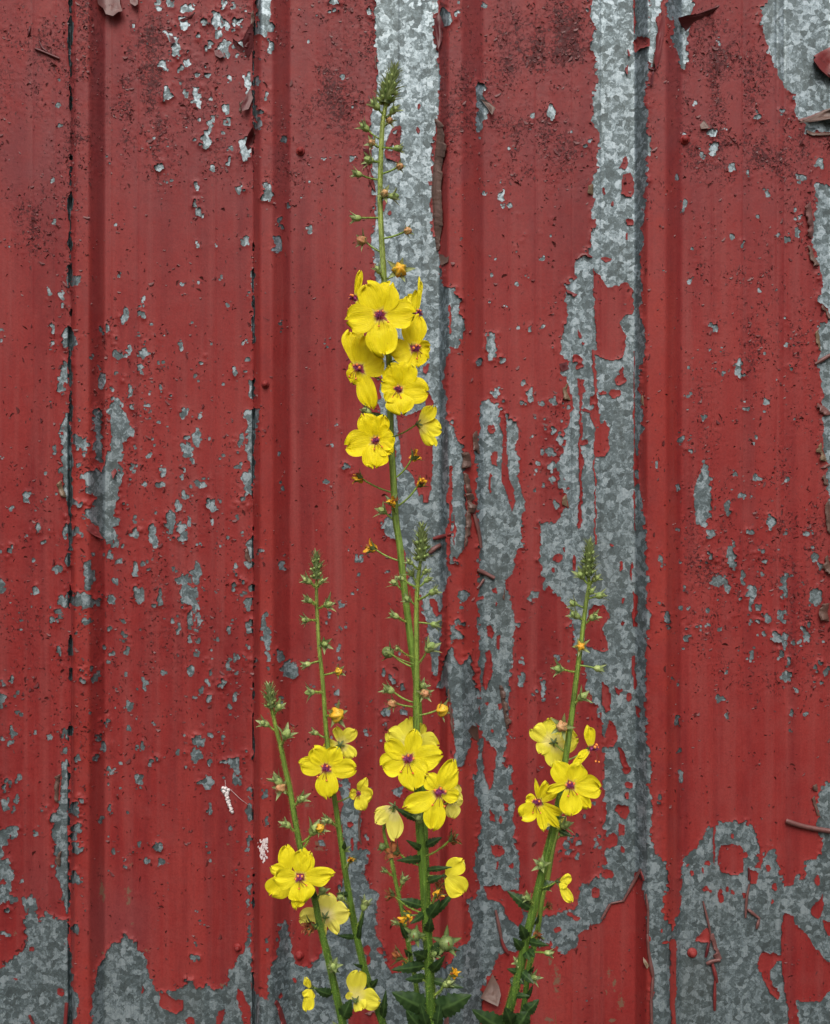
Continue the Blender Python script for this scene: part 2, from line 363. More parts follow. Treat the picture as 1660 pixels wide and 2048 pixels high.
ISLE = [
 [(1186,540),(1200,556),(1216,577),(1250,562),(1262,575),(1268,610),(1266,628),(1252,628),(1238,645),(1245,660),(1252,672),(1249,700),(1245,717),(1215,719),(1195,710),(1190,640),(1188,580)],
 [(1186,700),(1192,700),(1193,780),(1191,1000),(1191,1090),(1187,1090),(1188,1000),(1188,780)],
 [(1157,790),(1162,790),(1162,930),(1163,1055),(1156,1055),(1157,930)],
 [(1176,792),(1190,788),(1191,808),(1178,809)], [(1155,757),(1168,760),(1168,785),(1155,790)],
 [(1157,900),(1171,920),(1166,940),(1156,938)],
 [(1165,818),(1180,822),(1195,808),(1201,830),(1198,852),(1186,846),(1180,826),(1165,826)],
 [(1195,852),(1210,843),(1217,855),(1216,895),(1210,913),(1192,912),(1194,880)],
 [(1250,310),(1256,325),(1249,340),(1237,338),(1246,325)],
 [(1247,350),(1262,348),(1269,365),(1267,380),(1262,393),(1250,395),(1240,388),(1243,370)],
 [(1266,-20),(1270,0),(1271,70),(1267,66),(1265,20)],
 [(1264,88),(1280,75),(1299,79),(1299,93),(1285,96),(1272,106)],
 [(1268,700),(1271,700),(1271,1060),(1267,1060)], [(1265,1183),(1276,1190),(1275,1255),(1267,1250)],
 [(1266,1310),(1273,1312),(1272,1381),(1265,1379)], [(1272,1412),(1282,1418),(1282,1436),(1275,1430)],
 [(1175,1225),(1185,1210),(1205,1210),(1218,1228),(1217,1238),(1205,1255),(1212,1275),(1213,1300),(1200,1303),(1180,1295),(1168,1290),(1170,1260)],
 [(1207,1365),(1218,1375),(1222,1395),(1218,1420),(1212,1430),(1205,1420),(1201,1400)],
 [(1229,1372),(1244,1377),(1241,1393),(1232,1386)],
 [(1218,1440),(1227,1445),(1237,1475),(1226,1490),(1215,1496),(1210,1470)],
 [(1235,1495),(1246,1500),(1256,1530),(1248,1537),(1240,1520)], [(1145,1110),(1151,1112),(1151,1140),(1145,1138)],
 [(1231,1605),(1255,1611),(1261,1625),(1250,1641),(1238,1635),(1228,1618)], [(1237,1648),(1250,1650),(1249,1670),(1238,1672)],
 [(1442,1690),(1478,1688),(1485,1710),(1486,1740),(1475,1751),(1445,1745),(1434,1725),(1437,1700)],
 [(1566,1826),(1586,1830),(1592,1850),(1616,1870),(1626,1894),(1653,1921),(1720,1950),(1720,1980),(1660,1980),(1640,2002),(1613,2006),(1592,1998),(1596,2022),(1603,2100),(1579,2100),(1572,1991),(1562,1941),(1560,1873)],
 [(1638,1800),(1645,1790),(1647,1820),(1635,1837),(1625,1832),(1620,1815)],
 [(1645,1838),(1662,1845),(1680,1870),(1655,1870),(1647,1855)],
 [(1521,1904),(1555,1909),(1563,1920),(1545,1930),(1537,1950),(1545,1970),(1558,1990),(1554,2002),(1540,1985),(1524,1955),(1514,1930)],
 [(1413,1854),(1421,1870),(1421,1886),(1389,1882)], [(1497,1735),(1516,1745),(1511,1766),(1500,1766),(1494,1755)],
 [(1338,1880),(1351,1880),(1350,2100),(1342,2100)],
 [(700,2022),(720,2010),(752,2004),(765,2030),(778,2100),(690,2100)],
 [(320,1983),(334,1985),(352,2001),(366,2000),(367,2015),(354,2027),(338,2021),(320,2008)],
 [(370,2040),(386,2030),(392,2060),(374,2060)], [(436,2020),(452,2016),(446,2040),(430,2055)],
 [(476,1975),(486,1985),(500,2015),(504,2060),(490,2060),(485,2025),(474,2000)],
 [(786,254),(800,252),(804,270),(800,300),(800,330),(786,322),(774,320),(771,300),(779,270)],
 [(793,828),(812,830),(850,815),(864,825),(862,870),(868,890),(866,925),(864,960),(852,980),(838,990),(824,948),(806,935),(800,890)],
 [(846,985),(858,962),(864,978),(858,1004),(846,1005)], [(853,730),(860,725),(856,742),(849,750),(846,740)], [(855,780),(864,800),(866,812),(850,812),(848,790)],
 [(770,386),(775,405),(772,418),(766,425),(766,405)], [(897,612),(902,612),(900,668),(897,665)], [(898,936),(904,934),(904,1010),(900,1140),(895,1140),(897,1010)],
 [(905,1060),(909,1030),(912,1060),(908,1090)], [(860,1196),(868,1200),(882,1228),(872,1232),(862,1215)],
 [(973,1250),(983,1250),(989,1262),(986,1275),(974,1274)], [(968,1300),(980,1302),(986,1330),(984,1345),(972,1378),(965,1372),(963,1345),(972,1320)],
 [(993,1272),(999,1270),(1000,1300),(994,1296)], [(984,1178),(994,1176),(992,1186),(985,1186)],
 [(1003,820),(1010,840),(1013,870),(1013,930),(1018,960),(1028,978),(1030,1000),(1026,1020),(1020,1012),(1016,990),(1001,962),(1004,900),(1005,870),(998,845)],
 [(975,852),(986,850),(992,862),(980,867),(974,860)], [(983,905),(994,903),(993,930),(985,928)], [(981,950),(985,950),(984,985),(980,985)],
 [(1000,822),(1006,828),(1000,838),(994,836)],
 [(963,1536),(985,1536),(984,1560),(978,1580),(972,1562)], [(982,1690),(1005,1692),(1012,1705),(1002,1716),(990,1714),(984,1704)],
 [(964,1772),(1000,1770),(1010,1785),(1030,1775),(1040,1800),(1046,1840),(1035,1852),(1018,1840),(1000,1805),(975,1800)],
 [(980,1620),(990,1630),(991,1645),(979,1644)], [(1008,1605),(1016,1610),(1014,1622),(1006,1618)],
 [(968,1470),(980,1490),(992,1500),(990,1540),(968,1540),(962,1500)],
 [(1480,-10),(1482,-10),(1481,-6)],
]
CH = {
(0,0): "1100 145 30 40;1285 120 25 55;1220 150 18 18;1330 35 15 35;1010 20 20 25;935 15 18 18;940 70 12 18;1120 50 35 20;1030 230 28 22;1045 300 30 45;1330 290 30 40;1295 215 22 25;1240 260 14 35;1430 270 40 28;965 380 15 28;1110 385 22 18;1070 410 14 14;1180 320 8 14;1400 335 12 20;1410 385 8 8;1175 450 8 18;1080 500 18 20;995 560 22 45;1170 560 18 40;1180 630 12 30;1190 700 8 35;1345 650 22 22;1240 740 15 35;1225 830 25 45;1270 710 15 12;1320 780 10 22;1460 890 35 60;1370 885 14 12;1365 950 12 25;1265 1000 10 22;945 990 20 25;1010 1075 18 12;1425 1125 18 25;1590 1145 22 55;1165 1110 12 40;1175 1210 12 30;1190 1270 22 18;1455 1420 18 38;1640 1450 20 45;685 1335 8 18;1170 1450 12 12;1270 1450 10 14;320 1310 8 28;345 625 20 14;360 750 14 22;315 1070 8 20;800 165 10 22;1530 480 14 30;1580 560 12 28;1530 680 18 38;1535 750 12 20;1605 280 15 45;1535 350 10 20;640 930 8 8;655 980 10 10;350 470 10 14;1360 470 12 30;440 780 10 10;50 1470 10 10;1245 580 8 20;1470 500 20 60;1410 130 30 14;1420 170 25 8;1460 80 18 8",
(550,0): "145 65 12 12;350 15 20 20;345 65 30 10;560 75 8 25;1240 25 15 18;1640 665 20 45;1530 700 10 22;1515 780 8 15;1385 875 8 12;1425 890 10 18;1350 1190 14 50;1095 1420 8 10;1420 1480 8 18;80 1220 8 10;30 1330 6 40;15 1450 12 30;1110 10 20 15;1080 85 8 22;1010 100 25 60;710 780 14 14;690 870 10 14",
(1100,0): "15 665 15 40;1005 250 12 16;970 795 20 22;965 890 25 40;905 920 12 14;855 605 6 20;1085 1000 14 22;1185 1030 10 28;755 1052 12 12;790 1220 14 35;1075 1415 12 16;1410 1420 14 20;1465 1380 14 40;1140 1430 10 16;1455 1220 6 35;1600 970 25 30;1490 1050 20 16;1520 1060 15 12;130 790 8 25;210 875 15 15;245 830 20 12;170 745 6 8;1415 800 8 10;1050 410 14 8",
(0,512): "465 150 20 25;290 220 12 28;375 250 12 45;300 85 8 8;320 445 12 35;405 440 18 22;715 125 14 14;795 145 8 14;850 290 10 50;850 350 22 14;755 345 18 25;735 375 22 22;640 440 12 25;600 450 8 25;685 490 8 35;690 580 15 25;730 600 25 18;760 560 14 25;855 585 28 28;835 675 18 18;685 690 18 18;980 630 12 25;1080 530 14 20;1175 545 8 10;1210 645 14 10;1220 710 10 8;1390 680 12 28;1465 610 14 20;1360 290 14 22;1315 125 7 18;1085 175 14 12;1175 175 10 12;320 545 10 18;605 730 12 60;660 790 12 16;775 810 14 35;795 900 14 14;875 910 14 22;895 970 8 30;1090 940 20 28;1135 950 8 10;1190 950 10 16;1170 1080 20 45;1120 1090 10 30;1110 1150 35 40;1135 1215 14 16;900 1185 35 14;965 1280 12 28;955 1360 30 18;860 1350 12 14;1100 1275 12 12;1080 1325 12 12;1190 1345 30 18;1225 1310 10 12;1130 1370 18 12;1100 1420 16 25;1060 1475 20 30;1250 1470 20 35;1310 1445 8 8;1430 1090 12 45;1420 1250 14 16;1350 1255 10 8;1390 1285 8 8;1450 945 8 12;1380 1110 8 10;1325 1180 14 10;790 1260 8 25;815 1250 12 10;170 1430 18 35;110 1315 10 14;260 1380 14 12;285 1440 14 12;475 1475 22 16;275 1290 12 14;320 1145 12 20;25 1200 10 14;45 490 10 10;10 440 12 10;10 510 10 12;65 1500 12 16;305 875 8 10;360 790 14 30;460 1240 8 20;1545 1050 8 25;950 790 10 20;955 825 10 10;1415 1480 8 20;1450 1450 8 25;1060 710 8 10;950 985 12 8;845 965 12 8;1270 860 10 6;540 600 10 22;490 485 8 14;1500 150 10 60;1480 240 8 14",
(0,1024): "1015 60 28 60;800 50 10 30;800 120 26 20;910 140 28 60;680 180 18 45;640 150 20 40;1120 50 10 40;1085 130 22 60;400 130 18 40;470 125 25 20;410 280 16 45;195 290 10 14;345 340 25 25;65 230 10 30;10 450 18 40;215 470 20 25;530 370 22 85;490 525 60 40;580 540 20 20;665 520 22 30;555 255 12 16;805 350 18 35;870 310 12 30;920 275 20 12;690 410 14 22;710 290 10 30;830 500 30 35;960 500 15 45;980 625 8 25;1040 630 8 22;1040 350 14 10;1190 190 14 14;1170 370 28 60;1100 410 30 40;1125 500 50 50;1170 570 28 28;1130 640 14 50;1130 690 16 25;1180 640 16 30;1175 700 16 16;1125 765 16 16;1175 765 16 14;1060 690 12 35;1390 450 12 40;1490 450 14 25;1480 530 20 22;1215 455 12 12;385 530 28 30;355 590 20 14;315 640 12 20;355 640 14 25;130 650 12 20;515 650 35 18;655 695 18 14;740 740 25 18;740 650 14 12;630 800 10 12;670 840 20 10;745 825 20 14;650 900 14 12;540 930 14 14;580 965 16 14;495 995 18 16;490 940 14 6;350 820 20 20;360 845 14 14;1060 840 12 12;1130 940 16 40;1170 840 10 14;1260 890 8 20;1250 1000 14 16;1255 950 6 25;1355 920 18 30;1405 870 16 30;1330 1020 18 25;1390 1020 14 12;1385 1090 12 30;1355 1155 10 10;1245 1110 12 30;1165 1090 10 18;975 955 10 14;860 1020 10 35;815 1050 8 18;770 1150 20 25;610 1390 20 30;1180 1350 30 35;1165 1440 28 35;1330 1360 16 20;1390 1490 35 30;1250 1320 8 25;1205 1260 8 16;465 1455 10 30;400 1410 14 30;395 1320 10 35;390 1500 25 20;895 1490 16 20;20 1120 18 50;80 1300 16 30;65 1370 18 16;15 1350 14 25;115 1195 14 12;100 1075 8 16;330 1275 10 14;1485 250 22 80;1545 240 10 25;1485 660 16 16;1490 715 12 16;1475 800 10 20;1515 910 8 40;1360 695 8 28;1270 710 10 12;1300 280 10 10;1430 125 12 16;1410 25 14 10;920 1255 8 10;820 1410 8 10;1450 1475 8 14;1245 1490 12 25;720 1500 10 10;5 250 10 20;665 265 12 14;780 250 8 16;1015 155 8 12;1455 890 8 16;1400 965 10 14",
(550,1024): "25 850 20 35;90 935 45 45;510 285 10 40;465 485 12 14;375 810 10 20;380 860 12 12;205 820 10 14;655 960 10 22;700 990 16 30;760 1050 8 40;660 1200 18 30;765 1190 20 25;360 1140 12 14;360 1070 12 20;320 605 14 22;395 690 10 8;360 750 10 8;590 870 8 10;1115 495 30 30;1105 570 15 12;1095 660 20 20;1095 740 22 20;1445 665 14 18;1465 1000 20 35;1590 1050 14 60;1545 490 14 30;290 90 8 8;460 130 8 14;670 355 8 12;1645 1020 8 8;1540 920 6 14;1410 1340 8 8;625 1370 12 10;70 230 8 35;45 330 6 40",
(1100,1024): "945 130 22 22;1310 65 22 35;1185 125 22 14;1070 260 22 50;1085 320 12 20;660 290 14 35;760 290 12 14;990 410 30 28;1040 430 18 40;1145 380 14 50;1200 480 30 45;1190 560 14 25;1240 570 14 25;1390 460 20 50;1395 390 20 14;1435 385 12 10;1580 500 35 45;1575 265 18 20;1260 375 12 12;1130 505 14 14;770 570 18 16;815 570 12 16;935 580 12 12;945 235 14 12;655 545 10 10;695 650 16 50;810 745 28 16;785 800 12 10;1285 630 25 25;1225 640 16 16;1380 640 24 35;1275 715 14 16;1350 745 35 22;1385 790 12 25;1430 785 16 16;1525 740 16 30;1190 860 14 35;1365 850 20 16;1410 890 14 30;1400 980 25 30;1640 940 25 20;1610 895 14 14;1605 1010 12 12;1010 1100 22 20;1430 1190 16 14;1515 1200 12 16;1050 1210 12 8;760 1240 14 35;770 1420 16 16;1070 1440 12 12;725 995 8 22;1410 1305 14 6;105 990 8 16;45 870 8 20;915 290 10 8;1345 275 10 12;1165 600 10 14;1240 715 8 8",
(1100,512): "835 145 14 20;975 430 12 25;1120 675 22 45;1135 710 14 16;780 1100 20 30;910 945 16 20;1265 575 12 10;810 905 10 14;1165 905 16 16;1155 860 12 10;760 1365 20 22;1105 1305 14 18;1225 1315 25 20;1140 1425 25 16;1195 1420 14 12;1050 1490 20 35;1430 660 12 8;815 670 8 20;1270 920 12 12;670 70 6 12;20 855 12 12;60 1090 12 25;25 1050 14 16;1280 1380 8 10;55 1250 20 16;15 1320 14 14;75 1350 25 40;35 1470 14 20;955 560 8 10;1245 1205 8 8;640 1245 10 10;1120 1245 8 8",
(550,512): "1290 540 25 70;1210 635 25 25;1315 810 30 30;1515 830 18 35;1460 870 16 12;1580 885 8 20;1650 855 10 25;1435 438 14 10;1515 430 12 20;1590 1160 16 20;1640 1170 22 25;1645 1040 18 20;1600 975 10 14;1640 1250 12 30;1430 175 10 10;1150 70 8 10;425 1250 16 18;310 1350 14 20;460 1295 8 6;340 1120 14 10;290 525 14 10;310 550 10 14;305 345 8 8;1550 1390 8 30;45 1370 8 25;35 400 5 50;30 1180 8 20;365 1010 6 6;1560 300 8 8;1640 1330 12 20",
(0,1536): "455 20 12 14;655 20 25 14;830 80 20 35;1235 90 35 40;1410 75 18 35;1420 15 18 14;70 90 14 16;45 65 14 14;120 65 16 22;25 120 16 22;35 215 25 30;90 240 16 25;110 190 12 12;600 305 18 22;655 245 8 40;665 275 12 8;750 270 8 8;675 500 12 22;945 465 18 25;875 550 14 16;955 560 16 25;740 575 16 16;1225 460 16 16;1240 505 12 12;1245 245 16 25;1375 350 14 20;455 240 25 45;460 360 28 35;470 480 30 20;440 420 20 16;460 655 24 30;455 945 12 25;1490 150 8 50;1480 270 16 50;1480 450 12 50;1480 700 8 70;1475 800 10 30;1585 155 14 25;1580 320 16 25;1160 1120 22 16;1165 1060 8 8;1170 855 12 14;1200 920 8 20;70 380 35 30;130 670 14 16;90 775 20 16;45 835 20 14;650 85 8 8;965 300 8 8;515 850 8 10;965 815 8 8;965 200 8 8;185 800 30 30;195 860 22 30;1555 100 8 10;1585 1040 8 40;40 990 30 14",
(550,1536): "735 145 25 30;545 410 12 25;275 450 12 20",
(1100,1536): "770 50 16 40;655 170 8 14;650 210 8 12;655 295 8 8;655 435 12 12;685 35 8 8;70 480 8 30;130 430 12 20;175 460 14 20;265 450 12 30;210 1395 8 12;290 420 8 20;100 460 10 25;260 210 8 14;205 285 10 12;160 520 8 8",
}
RED_SPOTS = [(1240,762,11,11),(1228,788,13,8),(1154,717,9,8),(1203,786,7,4),(1243,742,4,10),(1257,445,9,6),(1254,472,2,8),(1211,520,11,5),(1226,410,3,4),(1206,384,2,8),(1160,670,3,8),(1165,686,3,3),(1157,732,8,6),(1170,886,6,7),(1256,106,2,8),(1255,140,3,10),(1257,1395,6,9),(1252,1540,8,7),(1257,1571,8,7),(1254,1592,4,6),(1240,1132,3,10),(1263,1142,3,18),(1245,1245,3,6),(1245,1200,3,6),(1222,1090,3,3),
 (1215,1747,11,10),(1191,1783,9,12),(1225,1680,10,14),(1245,1700,5,6),(1217,1690,4,8),(1414,1725,7,6),(1384,1746,4,5),(1443,1790,5,14),(1410,1777,6,5),(1405,1740,2,8),(1428,1690,2,40),(1462,1672,3,6),(1490,1712,4,6),(1536,1736,5,7),(1548,1770,5,7),(1634,1760,6,10),(1324,1860,3,4),(1330,1884,7,2),(1150,1836,8,5),(1138,1828,5,4),(1114,1858,8,5),(1376,1730,3,3),(1420,1780,3,3),(1455,1775,4,6),(1465,1782,3,5),(1488,1790,3,5),(1544,1800,2,5),
 (732,1900,9,9),(736,1920,5,8),(700,1650,7,6),(705,1690,3,14),(725,1660,8,4),(620,1930,4,8),(590,1960,3,6),(760,1900,7,6),(830,1860,5,3),(836,260,3,6),(836,212,3,7),(781,424,3,5),(560,1990,3,7),(30,1958,3,3),(64,1898,4,5),(122,1985,6,8),(285,1980,2,8),(10,1715,8,4),(8,1765,6,6),(1000,1640,3,8),(1020,1575,4,6),(995,1730,2,8),(1024,1730,4,7),(985,1180,3,3),(962,1195,4,4),(992,1210,2,6),(1000,1410,3,6),(975,1405,3,4),(985,1460,3,3),(963,1465,2,6),(1115,1115,10,8),(1105,1140,4,5),(1128,1100,3,4),(1105,1395,3,6)]
TAN = [(204,1786,11,30),(256,1786,10,36),(261,1725,7,12),(290,1900,12,8),(445,1968,9,10),(455,1688,6,4),(430,1726,8,5),(465,1745,5,4),(204,1905,5,8),(30,1866,5,12),(265,1846,8,6),
       (1112,1960,14,42),(1100,1920,6,20),(1243,2004,13,22),(1218,1945,6,14),(1228,1965,6,26),(1212,1985,6,10),(1225,2040,12,8),(1100,2040,20,10),(640,1690,20,16),(620,1610,14,10),(1405,250,9,8),(622,563,3,4),(610,460,4,4),(850,420,4,6)]

def fbm(shape_x, shape_y, sx, sy, octs, seed, gain=0.55):
    """value noise on the wall grid, roughly -1..1 (sx, sy cell size in px)"""
    r = np.random.default_rng(seed)
    out = np.zeros((len(shape_y), len(shape_x))); amp = 1.0; tot = 0
    for o in range(octs):
        gx = (shape_x + 400) / sx + o * 3.7; gy = (shape_y + 400) / sy + o * 5.1
        nx = int(gx.max()) + 3; ny = int(gy.max()) + 3
        g = r.uniform(-1, 1, (ny, nx))
        ix = np.floor(gx).astype(int); iy = np.floor(gy).astype(int)
        fx = gx - ix; fy = gy - iy
        fx = fx * fx * (3 - 2 * fx); fy = fy * fy * (3 - 2 * fy)
        a = g[iy][:, ix]; b = g[iy][:, ix + 1]; c = g[iy + 1][:, ix]; d = g[iy + 1][:, ix + 1]
        fxx = fx[None, :]; fyy = fy[:, None]
        out += amp * ((a * (1 - fxx) + b * fxx) * (1 - fyy) + (c * (1 - fxx) + d * fxx) * fyy)
        tot += amp; amp *= gain; sx *= 0.5; sy *= 0.5
    return out / tot * 1.6

GS = 2.0
gx = np.arange(-30, 1692, GS); gy = np.arange(-30, 2082, GS)
GX, GY = np.meshgrid(gx, gy)
H_, W_ = GX.shape

def fill_poly(mask, pts, val, wx, wy):
    p = np.array(pts, float)
    x0, x1 = p[:, 0].min() - 12, p[:, 0].max() + 12
    y0, y1 = p[:, 1].min() - 12, p[:, 1].max() + 12
    i0 = max(0, int((x0 + 30) / GS)); i1 = min(W_, int((x1 + 30) / GS) + 1)
    j0 = max(0, int((y0 + 30) / GS)); j1 = min(H_, int((y1 + 30) / GS) + 1)
    if i1 <= i0 or j1 <= j0: return
    X = wx[j0:j1, i0:i1]; Y = wy[j0:j1, i0:i1]
    ins = np.zeros(X.shape, bool)
    n = len(p)
    for k in range(n):
        xa, ya = p[k]; xb, yb = p[(k + 1) % n]
        if ya == yb: continue
        cond = ((ya > Y) != (yb > Y))
        ins ^= cond & (X < (xb - xa) * (Y - ya) / (yb - ya) + xa)
    mask[j0:j1, i0:i1][ins] = val

nA = fbm(gx, gy, 26, 34, 4, 1); nB = fbm(gx, gy, 26, 34, 4, 2)
nC = fbm(gx, gy, 7, 9, 3, 3); nD = fbm(gx, gy, 7, 9, 3, 4)
nE = np.abs(fbm(gx, gy, 11, 13, 3, 5)) - .25; nG = np.abs(fbm(gx, gy, 11, 15, 3, 6)) - .25
WX = GX + nA * 3.6 + nC * 2.2 + nE * 9
WY = GY + nB * 4.5 + nD * 2.4 + nG * 11
bare = np.zeros((H_, W_), bool)
for p in BARE: fill_poly(bare, p, True, WX, WY)
WX2 = GX + nB * 2.5 + nD * 2.2
WY2 = GY + nA * 3.0 + nC * 2.2
for p in ISLE: fill_poly(bare, p, False, WX2, WY2)
def ell(X, Y, x, y, rx, ry):
    i0 = max(0, int((x - rx * 2 + 20) / GS)); i1 = min(W_, int((x + rx * 2 + 42) / GS))
    j0 = max(0, int((y - ry * 2 + 20) / GS)); j1 = min(H_, int((y + ry * 2 + 42) / GS))
    sl = (slice(j0, j1), slice(i0, i1))
    if i1 <= i0 or j1 <= j0: return sl, None
    return sl, np.sqrt(((X[sl] - x) / rx) ** 2 + ((Y[sl] - y) / ry) ** 2)
for x, y, rx, ry in RED_SPOTS:
    sl, d = ell(WX2, WY2, x, y, rx, ry)
    if d is not None: bare[sl][d < 1] = False
chips = []
WX3 = GX + nD * 3.5 + nB * 2 + nG * 9; WY3 = GY + nC * 4.5 + nA * 2 + nE * 10
for (ox, oy), s in CH.items():
    for q in s.split(';'):
        a = [float(v) for v in q.split()]
        chips.append((ox + a[0] / 2.964, oy + a[1] / 2.964, max(a[2] / 2.964, 2.5) * 1.16, max(a[3] / 2.964, 2.8) * 1.16))
# fields of small scattered chips (x0,y0,x1,y1,count)
for x0, y0, x1, y1, n in [(150, 640, 500, 1100, 60), (0, 900, 140, 1536, 40), (150, 1100, 500, 1536, 70), (0, 1536, 500, 1800, 34), (280, 0, 500, 330, 45),
                          (1070, 800, 1140, 1000, 24), (1350, 1050, 1660, 1400, 60), (560, 1100, 800, 1500, 24), (960, 300, 1110, 1000, 26), (1340, 560, 1640, 1010, 26), (1350, 200, 1640, 500, 26), (1090, 1640, 1205, 1720, 16), (560, 0, 745, 500, 10), (1040, 1050, 1140, 1500, 14)]:
    for _ in range(int(n * 1.5)):
        k_ = random.random() ** 2.5
        chips.append((random.uniform(x0, x1), random.uniform(y0, y1), 2.0 + 3 * k_, random.uniform(2.2, 4) + 5 * k_))
for x, y, rx, ry in chips:
    sl, d = ell(WX3, WY3, x, y, rx, ry)
    if d is not None: bare[sl][d < 1] = True
# sheet joints: paint is cracked away in a ragged line
for (s0, w0), amp, lo in (((142.5, 3.6), 4.6, -0.7), ((507.5, 1.9), 2.6, -0.2)):
    n1 = fbm(gy, np.array([0.0]), 40, 9, 4, int(s0))[0]
    n2 = fbm(gy, np.array([0.0]), 60, 9, 3, int(s0) + 1)[0]
    half = np.clip(w0 + amp * n1, 0, 8) * (n2 > lo)
    half = np.where((gy > 1100) & (n2 < .25), 0, half)
    bare |= np.abs(GX - s0 - nC * 1.6) < half[:, None]

# distance to the paint edge (jump flooding), signed, px
def edt(maskb):
    INF = 1e9
    sx = np.where(maskb, np.arange(W_)[None, :], -10 ** 6).astype(np.int32)
    sy = np.where(maskb, np.arange(H_)[:, None], -10 ** 6).astype(np.int32)
    IX = np.arange(W_)[None, :].astype(np.int32); IY = np.arange(H_)[:, None].astype(np.int32)
    best = np.where(maskb, 0, INF).astype(np.float32)
    step = 16
    while step >= 1:
        for dy in (-step, 0, step):
            for dx in (-step, 0, step):
                if dx == 0 and dy == 0: continue
                cx = np.full_like(sx, -10 ** 6); cy = np.full_like(sy, -10 ** 6)
                ys0, ys1 = max(0, dy), min(H_, H_ + dy); xs0, xs1 = max(0, dx), min(W_, W_ + dx)
                cx[ys0:ys1, xs0:xs1] = sx[ys0 - dy:ys1 - dy, xs0 - dx:xs1 - dx]
                cy[ys0:ys1, xs0:xs1] = sy[ys0 - dy:ys1 - dy, xs0 - dx:xs1 - dx]
                d = ((cx - IX).astype(np.float32) ** 2 + (cy - IY).astype(np.float32) ** 2)
                b = d < best
                best = np.where(b, d, best); sx = np.where(b, cx, sx); sy = np.where(b, cy, sy)
        step //= 2
    return np.sqrt(np.minimum(best, 900)) * GS

dist_in = edt(bare)          # px from paint to nearest bare metal
dist_out = edt(~bare)        # px from metal to nearest paint
F = np.where(bare, -(dist_out - GS / 2), dist_in - GS / 2)
def blur(A):
    B = np.pad(A, 1, mode='edge')
    return (B[:-2, 1:-1] + B[2:, 1:-1] + B[1:-1, :-2] + B[1:-1, 2:] + 5 * B[1:-1, 1:-1]) / 9
F = blur(F)
def boxf(A, r):
    S = np.cumsum(np.cumsum(np.pad(A.astype(float), ((r + 1, r), (r + 1, r)), mode='edge'), 0), 1)
    k = 2 * r + 1
    return (S[k:, k:] - S[:-k, k:] - S[k:, :-k] + S[:-k, :-k]) / k ** 2
BIG = np.clip(boxf(F < 0, 9) * 5.0, 0.22, 1.0)     # only paint round the larger bare patches stands off much
FE = edt(F < -0.2)      # lift follows only the holes that are really there

# region fields
def box_field(lst, soft=35):
    A = np.zeros((H_, W_))
    for x0, y0, x1, y1, a in lst:
        fx = 1 / (1 + np.exp(-(GX - x0) / (soft * .35))) * 1 / (1 + np.exp((GX - x1) / (soft * .35)))
        fy = 1 / (1 + np.exp(-(GY - y0) / (soft * .6))) * 1 / (1 + np.exp((GY - y1) / (soft * .6)))
        A = np.maximum(A, a * fx * fy)
    return A
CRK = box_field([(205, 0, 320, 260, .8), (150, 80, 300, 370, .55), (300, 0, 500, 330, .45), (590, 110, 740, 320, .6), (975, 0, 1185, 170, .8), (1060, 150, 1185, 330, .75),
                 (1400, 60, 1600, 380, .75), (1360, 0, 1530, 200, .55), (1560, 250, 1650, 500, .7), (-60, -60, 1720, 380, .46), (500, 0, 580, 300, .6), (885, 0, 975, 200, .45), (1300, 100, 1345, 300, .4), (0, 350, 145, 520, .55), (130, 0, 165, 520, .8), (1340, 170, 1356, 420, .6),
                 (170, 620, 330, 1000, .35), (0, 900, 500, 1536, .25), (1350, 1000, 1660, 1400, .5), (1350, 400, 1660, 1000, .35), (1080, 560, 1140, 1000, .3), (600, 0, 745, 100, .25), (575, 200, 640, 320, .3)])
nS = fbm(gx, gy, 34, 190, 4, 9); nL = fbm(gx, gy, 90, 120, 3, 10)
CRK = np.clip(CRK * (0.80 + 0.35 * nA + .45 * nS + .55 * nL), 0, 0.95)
CHK = np.clip(box_field([(-60, -60, 1750, 430, 1.0)], 180) * (0.75 + 0.35 * nB) + box_field([(0, 250, 145, 420, .3), (170, 1780, 300, 1900, .7), (60, 1730, 130, 1800, .5)]), 0, 1)
TNF = np.zeros((H_, W_))
for x, y, rx, ry in TAN:
    sl, d = ell(GX, GY, x, y, rx, ry)
    if d is not None: TNF[sl] = np.maximum(TNF[sl], np.clip(1.25 - d, 0, 1))

# sample the grid fields on the (wider) wall columns/rows; beyond the measured area they mirror
def mirror_idx(v, lo, n):
    k = np.round((v - lo) / GS).astype(int)
    p = 2 * (n - 1)
    k = np.mod(k, p)
    return np.where(k >= n, p - k, k)
def bil(A, X, Y):
    fx = (X + 30) / GS; fy = (Y + 30) / GS
    px_ = 2.0 * (W_ - 1); py_ = 2.0 * (H_ - 1)
    fx = np.mod(fx, px_); fx = np.where(fx > W_ - 1, px_ - fx, fx)
    fy = np.mod(fy, py_); fy = np.where(fy > H_ - 1, py_ - fy, fy)
    i = np.clip(np.floor(fx).astype(int), 0, W_ - 2); j = np.clip(np.floor(fy).astype(int), 0, H_ - 2)
    a = (fx - i)[None, :]; b = (fy - j)[:, None]
    return ((A[j][:, i] * (1 - a) + A[j][:, i + 1] * a) * (1 - b) + (A[j + 1][:, i] * (1 - a) + A[j + 1][:, i + 1] * a) * b)

